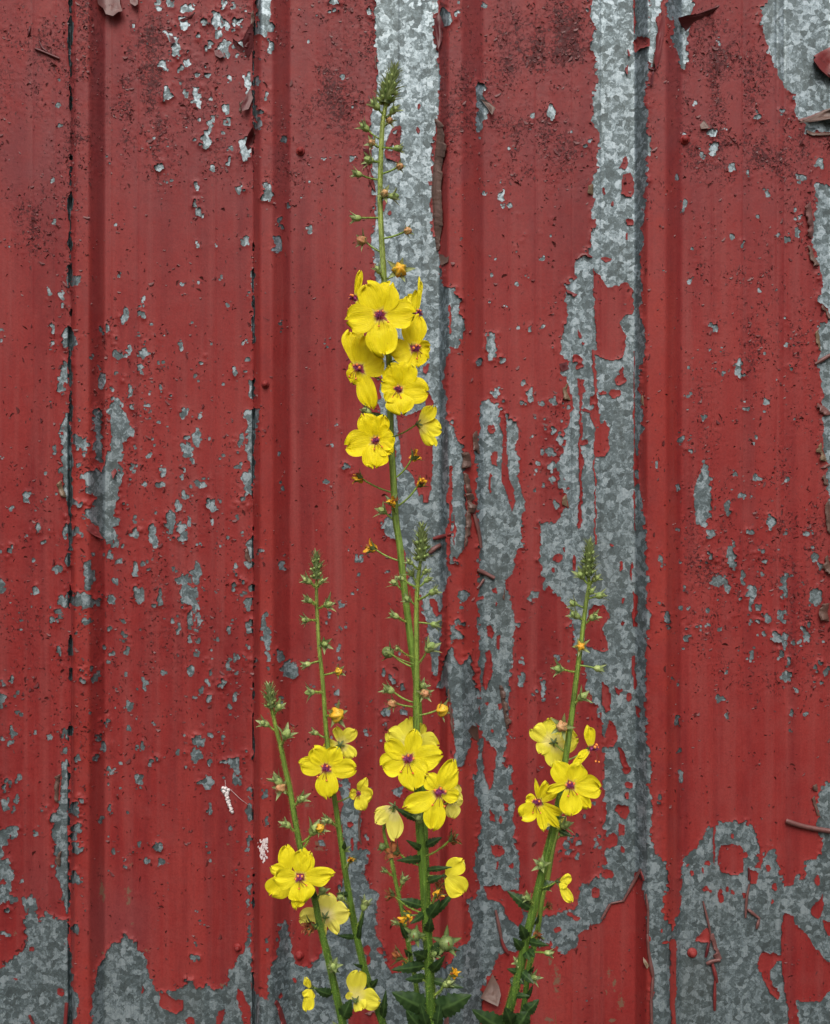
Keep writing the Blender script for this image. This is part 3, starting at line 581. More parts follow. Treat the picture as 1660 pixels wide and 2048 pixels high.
Fw = bil(F, xs, ys); Cw = bil(CRK, xs, ys); Chw = bil(CHK, xs, ys); Tw = bil(TNF, xs, ys)
Wm = np.zeros_like(Cw) + np.interp(xs, [143, 150, 180, 188, 509, 522, 545, 560, 884, 898, 924, 1000, 1284, 1298, 1332, 1352, 1353], [0, .7, .8, 0, 0, .7, .6, 0, 0, .9, 1, 0, 0, .6, 1, .6, 0])[None, :] * (.7 + .5 * bil(nA, xs, ys))
FEw = bil(FE, xs, ys); BIGw = bil(BIG, xs, ys)
nLift = bil(fbm(gx, gy, 30, 40, 3, 21), xs, ys)
nFine = bil(fbm(gx, gy, 6, 6, 2, 22), xs, ys)
nX = len(xs); nY = len(ys)
SX, SY = np.meshgrid(xs, ys)
# pull the outermost ring of vertices onto the paint edge
gFy, gFx = np.gradient(Fw, ys, xs)
g2 = np.maximum(gFx ** 2 + gFy ** 2, 0.15)
outm = (Fw < 0) & (Fw > -3.2)
mx_ = np.clip(-Fw * gFx / g2, -2.4, 2.4); my_ = np.clip(-Fw * gFy / g2, -2.4, 2.4)
PXs = np.where(outm, SX + mx_, SX); PYs = np.where(outm, SY + my_, SY)
Fpos = np.maximum(FEw - 1.5, 0)
hh = prof(PXs)
eps = 0.5
dep = WALL_Y - hh
xw = (PXs - 830) * K * dep
zw = CAM_H - (PYs - 1024) * K * dep
h1 = prof(PXs + eps); h0 = prof(PXs - eps)
dxw = ((PXs + eps - 830) * (WALL_Y - h1) - (PXs - eps - 830) * (WALL_Y - h0)) * K
dyw = -(h1 - h0)
ln = np.sqrt(dxw ** 2 + dyw ** 2) + 1e-12
nx_, ny_ = dyw / ln, -dxw / ln
lift = 0.00045 + BIGw * np.exp(-Fpos / 2.4) * (0.0005 + 0.0018 * np.clip(nLift + 0.15, 0, 1) ** 1.3) + BIGw * np.exp(-Fpos / 10.0) * 0.0005 * np.clip(nLift, 0, 1)
lift += Cw * 0.00045 * nFine
lift = np.maximum(lift, 0.0003)
X3 = xw + nx_ * lift; Y3 = dep + ny_ * lift; Z3 = np.maximum(zw, 0.01)
inside = Fw >= 0
cell = (inside[:-1, :-1] | inside[1:, :-1] | inside[:-1, 1:] | inside[1:, 1:])
# drop the deepest slot columns
far = (Fw < -3.2)
cell &= ~(far[:-1, :-1] | far[1:, :-1] | far[:-1, 1:] | far[1:, 1:])

def grid_mesh(name, X, Y, Z, cells, m, parent, attrs, origin=(0, WALL_Y, 0)):
    nr, nc = X.shape
    idx = np.arange(nr * nc).reshape(nr, nc)
    # winding so that normals face the camera
    q = np.stack([idx[:-1, :-1][cells], idx[1:, :-1][cells], idx[1:, 1:][cells], idx[:-1, 1:][cells]], 1)
    used = np.unique(q); remap = np.full(nr * nc, -1, np.int64); remap[used] = np.arange(len(used))
    q = remap[q]
    co = np.stack([X.ravel()[used] - origin[0], Y.ravel()[used] - origin[1], Z.ravel()[used] - origin[2]], 1).astype(np.float32)
    me = bpy.data.meshes.new(name)
    me.vertices.add(len(co)); me.vertices.foreach_set('co', co.ravel())
    me.loops.add(q.size); me.loops.foreach_set('vertex_index', q.ravel().astype(np.int32))
    me.polygons.add(len(q))
    me.polygons.foreach_set('loop_start', np.arange(0, q.size, 4, dtype=np.int32))
    me.polygons.foreach_set('use_smooth', np.ones(len(q), bool))
    for k, v in attrs.items():
        a = me.attributes.new(k, 'FLOAT', 'POINT'); a.data.foreach_set('value', v.ravel()[used].astype(np.float32))
    me.materials.append(m)
    me.update(); me.validate()
    o = bpy.data.objects.new(name, me)
    return link(o, parent)

WALL = empty('corrugated_metal_wall', (0, WALL_Y, 0), 'ribbed galvanised steel barn wall with peeling red paint', 'wall')
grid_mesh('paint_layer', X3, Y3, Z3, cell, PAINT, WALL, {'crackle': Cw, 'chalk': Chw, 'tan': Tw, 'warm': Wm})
mys = np.array(seq(-1100, 2180, 60) + [2185.0])
MX, MY = np.meshgrid(xs, mys)
mh = np.interp(MX, fine, hf); md = WALL_Y - mh
grid_mesh('metal_sheet', (MX - 830) * K * md, md, np.maximum(CAM_H - (MY - 1024) * K * md, 0.0), np.ones((len(mys) - 1, nX - 1), bool), METAL, WALL, {})
print('wall cells', int(cell.sum()))

# ---- curled strips and flaps of loose paint
def smooth_path(pts, n):
    P = [Vector(p) for p in pts]
    if len(P) == 2: return [P[0].lerp(P[1], t / n) for t in range(n + 1)]
    out = []
    m = len(P) - 1
    for k in range(n + 1):
        t = k / n * m; i = min(int(t), m - 1); f = t - i
        p0 = P[max(i - 1, 0)]; p1 = P[i]; p2 = P[i + 1]; p3 = P[min(i + 2, m)]
        out.append(0.5 * ((2 * p1) + (p2 - p0) * f + (2 * p0 - 5 * p1 + 4 * p2 - p3) * f * f + (3 * p1 - p0 - 3 * p2 + p3) * f ** 3))
    return out

def lifted_strip(pts, wpx, m, side):
    """strip of paint folded back along its torn edge, free edge ragged and standing off the wall"""
    r = random.Random(int(pts[0][0] * 7 + pts[0][1]))
    L = sum(math.hypot(pts[i + 1][0] - pts[i][0], pts[i + 1][1] - pts[i][1]) for i in range(len(pts) - 1))
    n = max(5, int(L / 3.5)); path = smooth_path(pts, n)
    V, Fc = [], []
    tooth = 1.0
    for k, p in enumerate(path):
        t = k / n
        d = (path[min(k + 1, n)] - path[max(k - 1, 0)]).normalized(); nrm = Vector((-d.y, d.x)) * side
        if L > 150:
            if k % 9 == 0: tooth = r.uniform(.75, 1.1)
            elif k % 9 == 4: tooth *= r.uniform(.9, 1.05)
        elif k % 2 == 0: tooth = r.uniform(.45, 1.25) if r.random() < .55 else r.uniform(.8, 1.05)
        w_ = wpx * 1.15 * tooth * min(1, .25 + 4.5 * min(t, 1 - t))
        base = p - nrm * (wpx * .5 + r.uniform(-.6, .6))
        for j, (u, h) in enumerate(((0, .02), (.22, .34), (.5, .55), (.8, .62), (1.0, .48))):
            q = base + nrm * (w_ * u)
            hh_ = (h * w_ * K * WALL_Y) * (1 + (.12 * math.sin(k * .35) if L > 150 else .25 * math.sin(k * .9))) + .0008
            V.append(at(q.x, q.y, wall_depth(q.x) - hh_))
    for k in range(n):
        for j in range(4):
            a = k * 5 + j; Fc.append((a, a + 1, a + 6, a + 5))
    return mesh_obj('paint_curl', V, Fc, m, WALL, smooth=False)

def curl(pts, wpx, m, turn=1.0, side=1, sharp=False):
    if turn < .68: return lifted_strip(pts, wpx, m, side)
    """strip of paint rolled about its own length. pts photo px; wpx visible width; turn = fraction of a circle"""
    n = max(8, int(sum(math.hypot(pts[i + 1][0] - pts[i][0], pts[i + 1][1] - pts[i][1]) for i in range(len(pts) - 1)) / 4))
    if sharp and len(pts) > 2:
        path = []
        for i in range(len(pts) - 1):
            for t in range(5): path.append(Vector(pts[i]).lerp(Vector(pts[i + 1]), t / 5))
        path.append(Vector(pts[-1]))
    else: path = smooth_path(pts, n)
    n = len(path) - 1
    V, Fc = [], []
    NS = 9
    for k, p in enumerate(path):
        t = k / n
        d = (path[min(k + 1, n)] - path[max(k - 1, 0)]).normalized()
        nrm = Vector((-d.y, d.x)) * side
        taper = (.62 + .38 * math.sin(math.pi * (.15 + .7 * t))) * (1 + .10 * math.sin(t * 7 + pts[0][0]))
        r = wpx * 0.64 * taper
        for j in range(NS):
            a = math.pi * 1.25 - 1.25 * turn * 2 * math.pi * j / (NS - 1)
            jit = (1 - .34 * j / (NS - 1)) * (1 + 0.03 * math.sin(k * 2.3 + j * 1.9))
            off = nrm * (r * math.cos(a) * jit)
            hgt = r * (1 + math.sin(a)) * K * WALL_Y * jit + 0.0009
            q = p + off
            dd = wall_depth(q.x) - hgt
            V.append(at(q.x, q.y, dd))
    for k in range(n):
        for j in range(NS - 1):
            a = k * NS + j
            Fc.append((a, a + 1, a + NS + 1, a + NS))
    return mesh_obj('paint_curl', V, Fc, m, WALL)

def flap(outline, hinge, m, lift=0.010, curlamt=0.5):
    """loose tongue of paint: outline px polygon, hinge side (dx,dy) pointing from hinge to free end"""
    P = [Vector(p) for p in outline]
    c = sum(P, Vector((0, 0))) / len(P)
    hd = Vector(hinge).normalized()
    ts = [p.dot(hd) for p in P]; t0, t1 = min(ts), max(ts)
    V, Fc = [], []
    rings = 6
    V0 = []
    for r in range(rings + 1):
        f = r / rings
        for k, p in enumerate(P):
            q = c + (p - c) * f
            t = (q.dot(hd) - t0) / max(t1 - t0, 1e-6)
            h = lift * (t ** 1.6) + 0.0008 + 0.0012 * math.sin(q.x * .35 + q.y * .22) * t
            V.append(at(q.x, q.y, wall_depth(q.x) - h))
    n = len(P)
    for r in range(rings):
        for k in range(n):
            a = r * n + k; b = r * n + (k + 1) % n
            Fc.append((a, b, b + n, a + n))
    return mesh_obj('paint_flap', V, Fc, m, WALL)

for a in [
 ([(876,236),(882,262),(879,300),(876,330),(872,375),(874,420),(877,460),(881,500)], 17, FL_BRN, .55, -1),
 ([(1597,243),(1620,236),(1645,226),(1680,214)], 8, FL_PNK, .6, 1), ([(1612,262),(1632,268),(1670,266)], 6, FL_BRN, .6, 1),
 ([(1357,36),(1372,46),(1390,33),(1412,24),(1440,13)], 7, FL_DRK, .6, 1),
 ([(1630,120),(1640,135),(1660,150),(1690,160)], 10, FL_DRK, .7, 1), ([(1630,116),(1645,107),(1680,92)], 9, FL_RED, .6, 1),
 ([(1616,404),(1620,430),(1622,458),(1619,476)], 11, FL_PNK, .5, 1), ([(1617,492),(1625,515),(1636,532)], 9, FL_BRN, .55, 1),
 ([(1643,610),(1653,625),(1664,640)], 8, FL_BRN, .55, 1), ([(1634,660),(1636,680),(1638,700)], 7, FL_TAN, .5, 1), ([(1631,728),(1645,720),(1668,706)], 7, FL_PNK, .8, 1),
 ([(1633,812),(1645,818),(1658,832)], 13, FL_PNK, .5, 1), ([(1639,886),(1642,904),(1650,924)], 10, FL_TAN, .5, 1), ([(1643,938),(1652,932),(1664,930)], 6, FL_PNK, .6, 1), ([(1646,950),(1654,972)], 8, FL_BRN, .5, 1),
 ([(1655,1000),(1657,1040),(1660,1070)], 9, FL_BRN, .5, 1), ([(1650,1112),(1656,1135),(1664,1150)], 12, FL_BRN, .5, 1), ([(1652,1205),(1648,1225),(1652,1244)], 15, FL_BRN, .5, 1),
 ([(929,904),(933,920),(929,938)], 14, FL_BRN, .5, -1), ([(932,945),(935,970),(940,990)], 10, FL_BRN, .5, -1), ([(936,985),(942,1005),(940,1030)], 14, FL_BRN, .5, -1),
 ([(950,862),(953,890),(956,908)], 9, FL_BRN, .5, 1), ([(937,1022),(936,1058),(933,1094)], 10, FL_BRN, .6, -1), ([(948,1028),(954,1050),(959,1072),(962,1096)], 7, FL_PNK, .7, 1),
 ([(955,1140),(970,1147),(989,1157)], 8, FL_PNK, .9, 1), ([(968,1158),(962,1168),(955,1177)], 5, FL_PNK, .9, 1),
 ([(866,1078),(882,1074),(902,1068)], 7, FL_RED, .8, 1), ([(882,1089),(870,1096),(858,1106)], 9, FL_PNK, .8, 1),
 ([(1003,1370),(1006,1392),(1012,1425),(1017,1456)], 10, FL_BRN, .5, -1), ([(895,1378),(900,1410),(906,1470)], 5, FL_BRN, .6, 1), ([(1008,1178),(1008,1200)], 4, FL_BRN, .6, 1),
 ([(1281,1738),(1262,1774),(1246,1803)], 6, FL_PNK, .9, 1), ([(1246,1802),(1221,1807)], 4, FL_PNK, .9, 1), ([(1220,1808),(1203,1839)], 6, FL_PNK, .9, 1), ([(1279,1738),(1287,1762)], 5, FL_RED, .9, 1),
 ([(1291,1788),(1296,1822)], 5, FL_PNK, .9, 1), ([(1296,1822),(1295,1868)], 5, FL_PNK, .9, 1), ([(1294,1868),(1297,1905)], 6, FL_PNK, .9, 1), ([(1297,1905),(1306,1954)], 7, FL_PNK, .9, 1), ([(1306,1954),(1302,2005)], 6, FL_PNK, .9, 1), ([(1302,2005),(1304,2070)], 6, FL_PNK, .9, 1),
 ([(1406,1802),(1415,1840),(1422,1872)], 4, FL_PNK, .9, 1), ([(1421,1868),(1430,1900),(1438,1920)], 13, FL_PNK, .6, 1), ([(1441,1920),(1426,1922),(1413,1928)], 8, FL_PNK, .8, 1), ([(1418,1885),(1411,1915)], 6, FL_DRK, .8, 1),
 ([(1424,1926),(1429,1945),(1434,1966)], 7, FL_RED, .9, 1), ([(1430,1955),(1429,1990),(1429,2022)], 6, FL_RED, .9, 1),
 ([(1499,1768),(1493,1798),(1491,1836)], 5, FL_PNK, .9, 1), ([(1495,1819),(1519,1838)], 6, FL_PNK, .9, 1), ([(1518,1838),(1513,1858)], 6, FL_PNK, .9, 1), ([(1497,1735),(1500,1762)], 4, FL_DRK, .8, 1),
 ([(1572,1642),(1595,1650),(1630,1658),(1690,1668)], 10, FL_PNK, .9, 1), ([(1630,1568),(1632,1584)], 9, FL_BRN, .5, 1), ([(1627,1592),(1631,1612),(1639,1636)], 6, FL_BRN, .6, 1),
 ([(991,1820),(998,1855),(1004,1885)], 6, FL_PNK, .9, 1), ([(1002,1878),(1008,1895),(1017,1909)], 7, FL_RED, .8, 1),
 ([(893,2028),(891,2070)], 11, FL_PNK, .6, 1), ([(731,2030),(752,2024),(770,2034)], 8, FL_PNK, .6, 1), ([(550,2002),(560,2020),(572,2060)], 9, FL_RED, .6, 1),
 ([(722,1620),(718,1645),(721,1690)], 4, FL_BRN, .6, 1),
 ([(117,1548),(114,1575),(112,1606)], 9, FL_BRN, .55, 1), ([(119,1702),(116,1733)], 8, FL_BRN, .55, 1), ([(118,962),(122,978),(129,996)], 10, FL_TAN, .5, 1), ([(492,1096),(495,1112),(499,1126)], 8, FL_BRN, .5, 1),
 ([(133,2005),(129,2060)], 8, FL_RED, .7, 1), ([(58,2030),(64,2044),(74,2062)], 6, FL_RED, .7, 1),
 ([(70,97),(90,105),(118,117)], 5, FL_DRK, .7, 1), ([(78,82),(85,96),(95,104)], 4, FL_DRK, .7, 1), ([(60,52),(56,70)], 4, FL_DRK, .7, 1),
 ([(728,306),(734,330),(742,356),(748,384)], 8, FL_RED, .5, 1), ([(751,108),(753,140)], 4, FL_BRN, .6, 1),
 ([(1133,765),(1130,782),(1138,802)], 8, FL_TAN, .5, 1), ([(1128,990),(1134,1015)], 9, FL_TAN, .5, 1), ([(1182,368),(1182,390)], 9, FL_TAN, .5, 1), ([(1284,790),(1286,812)], 5, FL_TAN, .6, 1),
 ([(1152,520),(1160,511),(1172,508),(1184,516)], 6, FL_RED, .6, 1), ([(1132,582),(1145,588),(1153,592)], 7, FL_RED, .5, 1), ([(1298,1),(1310,130)][0:1] + [(1312,100),(1308,135)], 6, FL_BRN, .5, 1),
 ([(1295,134),(1308,138),(1318,128)], 5, FL_DRK, .6, 1),
 ([(500,60),(497,80),(492,100)], 12, FL_DRK, .5, 1), ([(483,200),(480,225)], 7, FL_BRN, .6, 1), ([(505,262),(497,285)], 8, FL_DRK, .6, 1), ([(505,20),(505,55)], 6, FL_BRN, .5, 1),
]:
    if len(a[0]) == 3 and a[0][0] == (1298, 1): a = ([(1312,100),(1308,135)],) + a[1:]
    curl(a[0], a[1], a[2], a[3], a[4])
flap([(190,-30),(196,8),(206,16),(212,28),(226,32),(236,24),(245,22),(240,8),(238,-30)], (0.1, 1), FL_PNK, .012)
flap([(1356,36),(1374,30),(1395,28),(1440,12),(1412,32),(1388,44),(1372,62),(1362,50)], (-.4, -.9), FL_DRK, .016)
flap([(1627,120),(1640,104),(1664,92),(1700,90),(1700,170),(1660,156),(1642,140)], (-1, 0), FL_RED, .016)
flap([(1596,246),(1622,234),(1650,220),(1700,200),(1700,236),(1650,240),(1622,244)], (-.3, .9), FL_BRN, .012)
flap([(484,82),(494,60),(505,44),(508,96),(497,114),(488,100)], (-1, -.2), FL_DRK, .012)
flap([(482,212),(490,196),(500,176),(506,196),(497,218),(484,222)], (-.6, .8), FL_DRK, .010)
flap([(490,290),(496,268),(505,254),(510,268),(504,292),(496,300)], (-.7, -.6), FL_DRK, .012)
flap([(465,76),(474,84),(490,98),(482,106),(468,92)], (.3, -1), FL_DRK, .006)
flap([(428,98),(440,100),(450,112),(440,116),(430,110)], (-.2, 1), FL_DRK, .006)
flap([(337,70),(346,72),(352,84),(342,88)], (1, .3), FL_DRK, .005)
flap([(357,40),(372,34),(390,26),(384,36),(366,44)], (.1, -1), FL_DRK, .005)
flap([(1300,150),(1308,140),(1306,166),(1301,172)], (1, .2), FL_DRK, .006)
flap([(1316,60),(1324,30),(1330,8),(1330,60),(1322,110),(1312,140),(1308,120)], (-1, 0), FL_RED, .007)
flap([(1118,728),(1134,724),(1138,738),(1124,744)], (-1, 0), FL_DRK, .005)
flap([(257,-20),(260,6),(270,12),(276,8),(274,-20)], (0, 1), FL_PNK, .008)
flap([(960,197),(978,204),(991,216),(984,230),(974,214)], (1, .4), FL_BRN, .010)
flap([(985,1948),(998,1972),(1002,1990),(996,2013),(976,2004),(961,1996),(972,1975)], (.2, 1), FL_BRN, .014)
flap([(936,1462),(944,1450),(956,1454),(958,1484),(946,1476)], (-.3, -1), FL_BRN, .012)
flap([(877,508),(898,512),(896,524),(882,531)], (-.3, 1), FL_BRN, .007)
flap([(1286,1914),(1300,1930),(1294,1938),(1287,1925)], (-1, .2), FL_TAN, .005)
flap([(868,40),(878,25),(888,50),(884,80),(876,98)], (-1, .1), FL_DRK, .010)
flap([(726,300),(738,296),(742,330),(730,316)], (-1, .2), FL_DRK, .008)
flap([(1400,250),(1408,240),(1420,256),(1402,258)], (.2, 1), FL_BRN, .004)
flap([(172,1060),(182,1044),(200,1066),(206,1078),(190,1072)], (.4, 1), FL_RED, .007)
flap([(222,945),(230,936),(234,942),(226,958)], (.4, 1), FL_RED, .004)

# ---- crumbs of paint that have cracked loose and stand up from the surface: thousands, so one object
def crumbs():
    r = np.random.default_rng(77)
    dens = 0.075 + 1.0 * np.clip(CRK, 0, 1) ** 1.2
    dens += 0.9 * np.exp(-((GX - 141) / 9) ** 2) * (GY < 620) + 0.35 * np.exp(-((GX - 143) / 18) ** 2) * (GY < 620) + 0.25 * np.exp(-((GX - 143) / 20) ** 2) + 0.22 * np.exp(-((GX - 507) / 9) ** 2)
    dens *= np.clip(0.55 + 0.9 * nA, 0.15, 2)
    dens += 0.28 * np.exp(-np.abs(F - 3) / 4)
    V, Fc, MI = [], [], []
    made = 0
    while made < 12000:
        x = r.uniform(-10, 1670); y = r.uniform(-10, 2060)
        i = int((x + 30) / GS); j = int((y + 30) / GS)
        if F[j, i] < 1.0 or r.random() > dens[j, i]: continue
        made += 1
        s_ = r.uniform(1.0, 2.3) if r.random() < .9 else r.uniform(2.2, 4.2)
        a = r.uniform(0, 6.283); el = r.uniform(1.2, 3.2)
        ca, sa = math.cos(a), math.sin(a); up = r.uniform(.3, .8) * s_ * K * WALL_Y
        bend = r.uniform(.5, 1.4)
        k0 = len(V)
        for p in range(3):
            for q in range(3):
                u = p / 2.0; v = q - 1
                lx = (u * bend * s_ * 1.1) * (1 - .35 * abs(v) * u) + r.uniform(-.25, .25) * s_ * .5; ly = v * s_ * .6 * el * (1 - .35 * u) + r.uniform(-.2, .2) * s_
                X = x + lx * ca - ly * sa; Y = y + lx * sa + ly * ca
                hh_ = 0.0007 + up * u ** 1.5
                V.append(at(X, Y, wall_depth(x) - hh_))
        for p in range(2):
            for q in range(2):
                b = k0 + p * 3 + q; Fc.append((b, b + 1, b + 4, b + 3))
    MI = [0] * len(Fc)
    o = mesh_obj('loose_paint_crumbs', V, Fc, [FL_CRB], WALL, True, MI)
    o['kind'] = 'stuff'
crumbs()

# ---- hex-headed screws with washers, painted over
def screw(px, py, m, r=9):
    d0 = wall_depth(px)
    c = at(px, py, d0); R = r * K * d0
    V, Fc = [], []
    prof_ = [(1.0, 0.0004), (1.0, 0.0016), (.86, .0024), (.66, .0026), (.62, .0060), (.52, .0070), (0.0, .0073)]
    n = 18
    for (rr, hh_) in prof_:
        for k in range(n):
            a = 2 * math.pi * k / n
            q = R * rr
            if 0.3 < rr < 0.7:  # hexagonal head
                q *= 0.92 / max(math.cos(((a + .3) % (math.pi / 3)) - math.pi / 6), .86)
            V.append(c + Vector((q * math.cos(a), -hh_, q * math.sin(a))))
    for i in range(len(prof_) - 1):
        for k in range(n):
            a = i * n + k; b = i * n + (k + 1) % n
            Fc.append((a, b, b + n, a + n))
    return mesh_obj('screw', V, Fc, m, WALL)
for px, py, r in [(601, 303, 9), (1369, 280, 10), (476, 1894, 8), (1384, 1905, 10), (599, 1910, 9), (531, 769, 8)]:
    screw(px, py, PAINT, r)
# ================================================================ THE GROUND
def ground():
    m = simple('soil_and_thatch', (.05, .045, .025), (.11, .10, .055), 30, 0.95, 0.006)
    n = 60
    V, Fc = [], []
    for j in range(n + 1):
        for i in range(n + 1):
            u = (i / n * 2 - 1); v = j / n
            x = 40 * u * abs(u) ** 1.5; y = WALL_Y + 0.3 - 45 * v ** 2.5
            V.append((x, y, 0.012 * math.sin(x * 9 + y * 5) * math.sin(y * 11 - x * 3)))
    for j in range(n):
        for i in range(n):
            a = j * (n + 1) + i
            Fc.append((a, a + n + 1, a + n + 2, a + 1))
    o = mesh_obj('ground', V, Fc, m)
    o['kind'] = 'structure'
ground()
def grass():
    m = simple('grass_blades', (.035, .075, .015), (.08, .13, .03), 60, 0.6, 0)
    V, Fc = [], []
    r = random.Random(5)
    for _ in range(5000):
        x = r.uniform(-1.3, 1.3); y = WALL_Y - 0.06 - abs(r.gauss(0, .55))
        h = r.uniform(.03, .12); a = r.uniform(0, 6.28); b = Vector((math.cos(a), math.sin(a), 0))
        ln = Vector((r.gauss(0, .03), r.gauss(0, .03), 0)); p = Vector((x, y, -0.005))
        i = len(V)
        V += [p - b * .002, p + b * .002, p + ln * .4 + Vector((0, 0, h * .6)) + b * .0014, p + ln * .4 + Vector((0, 0, h * .6)) - b * .0014, p + ln + Vector((0, 0, h))]
        Fc += [(i, i + 1, i + 2, i + 3), (i + 3, i + 2, i + 4)]
    o = mesh_obj('grass', V, Fc, m)
    o['kind'] = 'stuff'
grass()

# ================================================================ PLANT MATERIALS
def stem_mat():
    m, nt, ns, ls, b = mat('stem_green')
    co = ns.new('ShaderNodeTexCoord').outputs['Object']
    a = ns.new('ShaderNodeAttribute'); a.attribute_name = 'age'
    r = ramp(ns, [(0.0, (.35, .43, .10)), (0.35, (.22, .33, .05)), (0.7, (.11, .21, .025)), (1.0, (.06, .13, .016))])
    ls.new(a.outputs['Fac'], r.inputs[0])
    n = noise(ns, ls, co, 420, 5, 0.7, stretch=(1, 1, .10))
    g = ramp(ns, [(0.34, (.45,) * 3), (0.66, (1.25,) * 3)]); ls.new(n.outputs[0], g.inputs[0])
    ls.new(mix(ns, ls, 1.0, r.outputs[0], g.outputs[0], 'MULTIPLY'), b.inputs['Base Color'])
    b.inputs['Roughness'].default_value = 0.5
    b.inputs['Subsurface Weight'].default_value = 0.0
    return m
STEM = stem_mat()
def leafy(name, c1, c2, c3, tr=0.25):
    m, nt, ns, ls, b = mat(name)
    co = ns.new('ShaderNodeTexCoord').outputs['Object']
    n = noise(ns, ls, co, 140, 4, 0.6)
    r = ramp(ns, [(0.3, c1), (0.55, c2), (0.75, c3)]); ls.new(n.outputs[0], r.inputs[0])
    v = ns.new('ShaderNodeAttribute'); v.attribute_name = 'vein'
    col = mix(ns, ls, math_(ns, ls, 'MULTIPLY', v.outputs['Fac'], 0.55), r.outputs[0], tuple(min(1, q * 2.3) for q in c3))
    ls.new(col, b.inputs['Base Color']); b.inputs['Roughness'].default_value = 0.45
    bp = ns.new('ShaderNodeBump'); bp.inputs['Strength'].default_value = 0.5; bp.inputs['Distance'].default_value = 0.0006
    ls.new(n.outputs[0], bp.inputs['Height']); ls.new(bp.outputs[0], b.inputs['Normal'])
    t = ns.new('ShaderNodeBsdfTranslucent'); ls.new(col, t.inputs[0])
    mx = ns.new('ShaderNodeMixShader'); mx.inputs[0].default_value = tr
    ls.new(b.outputs[0], mx.inputs[1]); ls.new(t.outputs[0], mx.inputs[2]); ls.new(mx.outputs[0], ns['Material Output'].inputs[0])
    return m
LEAF = leafy('dark_leaf', (.018, .045, .014), (.030, .072, .020), (.055, .105, .030))
SEPAL = leafy('young_sepal', (.11, .165, .05), (.19, .255, .09), (.30, .36, .16), .3)
SEPAL_D = leafy('old_sepal', (.045, .08, .025), (.08, .125, .038), (.14, .19, .065), .25)
POD = simple('green_capsule', (.11, .18, .05), (.20, .27, .09), 90, .4, 0.0002)

def petal_mat(name, yel, pale, back):
    m, nt, ns, ls, b = mat(name)
    co = ns.new('ShaderNodeTexCoord').outputs['Object']
    pr = ns.new('ShaderNodeAttribute'); pr.attribute_name = 'pr'
    pv = ns.new('ShaderNodeAttribute'); pv.attribute_name = 'pv'
    n = noise(ns, ls, co, 120, 4, 0.6)
    y = ramp(ns, [(0.3, tuple(q * .90 for q in yel)), (0.6, yel), (0.78, pale)]); ls.new(n.outputs[0], y.inputs[0])
    # veins fan out along the petal
    cmb = ns.new('ShaderNodeCombineXYZ'); ls.new(math_(ns, ls, 'MULTIPLY', pv.outputs['Fac'], 4.5), cmb.inputs[0]); ls.new(math_(ns, ls, 'MULTIPLY', pr.outputs['Fac'], 1.2), cmb.inputs[1])
    vn = ns.new('ShaderNodeTexNoise'); vn.inputs['Scale'].default_value = 1.6; vn.inputs['Detail'].default_value = 3; ls.new(cmb.outputs[0], vn.inputs['Vector'])
    vr = ramp(ns, [(0.36, (.92, .85, .6)), (0.54, (1, 1, 1))]); ls.new(vn.outputs[0], vr.inputs[0])
    col = mix(ns, ls, 0.8, y.outputs[0], vr.outputs[0], 'MULTIPLY')
    pe = math_(ns, ls, 'ADD', pr.outputs['Fac'], math_(ns, ls, 'MULTIPLY', math_(ns, ls, 'SUBTRACT', vn.outputs[0], 0.5), 0.16))
    eye = ramp(ns, [(0.0, (.30, .03, .10)), (0.08, (.38, .07, .10)), (0.14, (.88, .78, .12)), (0.26, yel), (1.0, yel)]); ls.new(pe, eye.inputs[0])
    f = ramp(ns, [(0.12, (1, 1, 1)), (0.22, (0, 0, 0))]); ls.new(pr.outputs['Fac'], f.inputs[0])
    front = mix(ns, ls, f.outputs[0], col, eye.outputs[0])
    bk = ramp(ns, [(0.05, back), (0.45, pale)]); ls.new(math_(ns, ls, 'ADD', pr.outputs['Fac'], math_(ns, ls, 'MULTIPLY', math_(ns, ls, 'SUBTRACT', n.outputs[0], 0.5), 0.5)), bk.inputs[0])
    bcol = mix(ns, ls, 0.5, bk.outputs[0], vr.outputs[0], 'MULTIPLY')
    fk = noise(ns, ls, co, 330, 3, 0.6)
    fkm = math_(ns, ls, 'MULTIPLY', math_(ns, ls, 'SUBTRACT', fk.outputs[0], 0.70), 14, True)
    front = mix(ns, ls, math_(ns, ls, 'MULTIPLY', fkm, 0.6), front, (.55, .30, .01))
    g = ns.new('ShaderNodeNewGeometry')
    c = mix(ns, ls, g.outputs['Backfacing'], front, bcol)
    ls.new(c, b.inputs['Base Color']); b.inputs['Roughness'].default_value = 0.5; b.inputs['Specular IOR Level'].default_value = 0.25
    bp = ns.new('ShaderNodeBump'); bp.inputs['Strength'].default_value = 0.6; bp.inputs['Distance'].default_value = 0.0010
    ls.new(math_(ns, ls, 'ADD', vn.outputs[0], n.outputs[0]), bp.inputs['Height']); ls.new(bp.outputs[0], b.inputs['Normal'])
    t = ns.new('ShaderNodeBsdfTranslucent'); ls.new(c, t.inputs[0])
    mx = ns.new('ShaderNodeMixShader'); mx.inputs[0].default_value = 0.20
    ls.new(b.outputs[0], mx.inputs[1]); ls.new(t.outputs[0], mx.inputs[2]); ls.new(mx.outputs[0], ns['Material Output'].inputs[0])
    return m
PET = petal_mat('petal_yellow', (.93, .80, .006), (.94, .86, .03), (.94, .82, .25))
PETL = petal_mat('petal_lemon', (.93, .84, .02), (.94, .89, .08), (.93, .84, .36))
PETP = petal_mat('petal_pale_lemon', (.93, .86, .05), (.95, .90, .16), (.94, .84, .46))
PURP = simple('purple_filament', (.17, .018, .10), (.42, .08, .27), 500, .6, 0)
ORNG = simple('orange_anther', (.80, .16, .02), (.90, .38, .08), 400, .6, 0.0001)
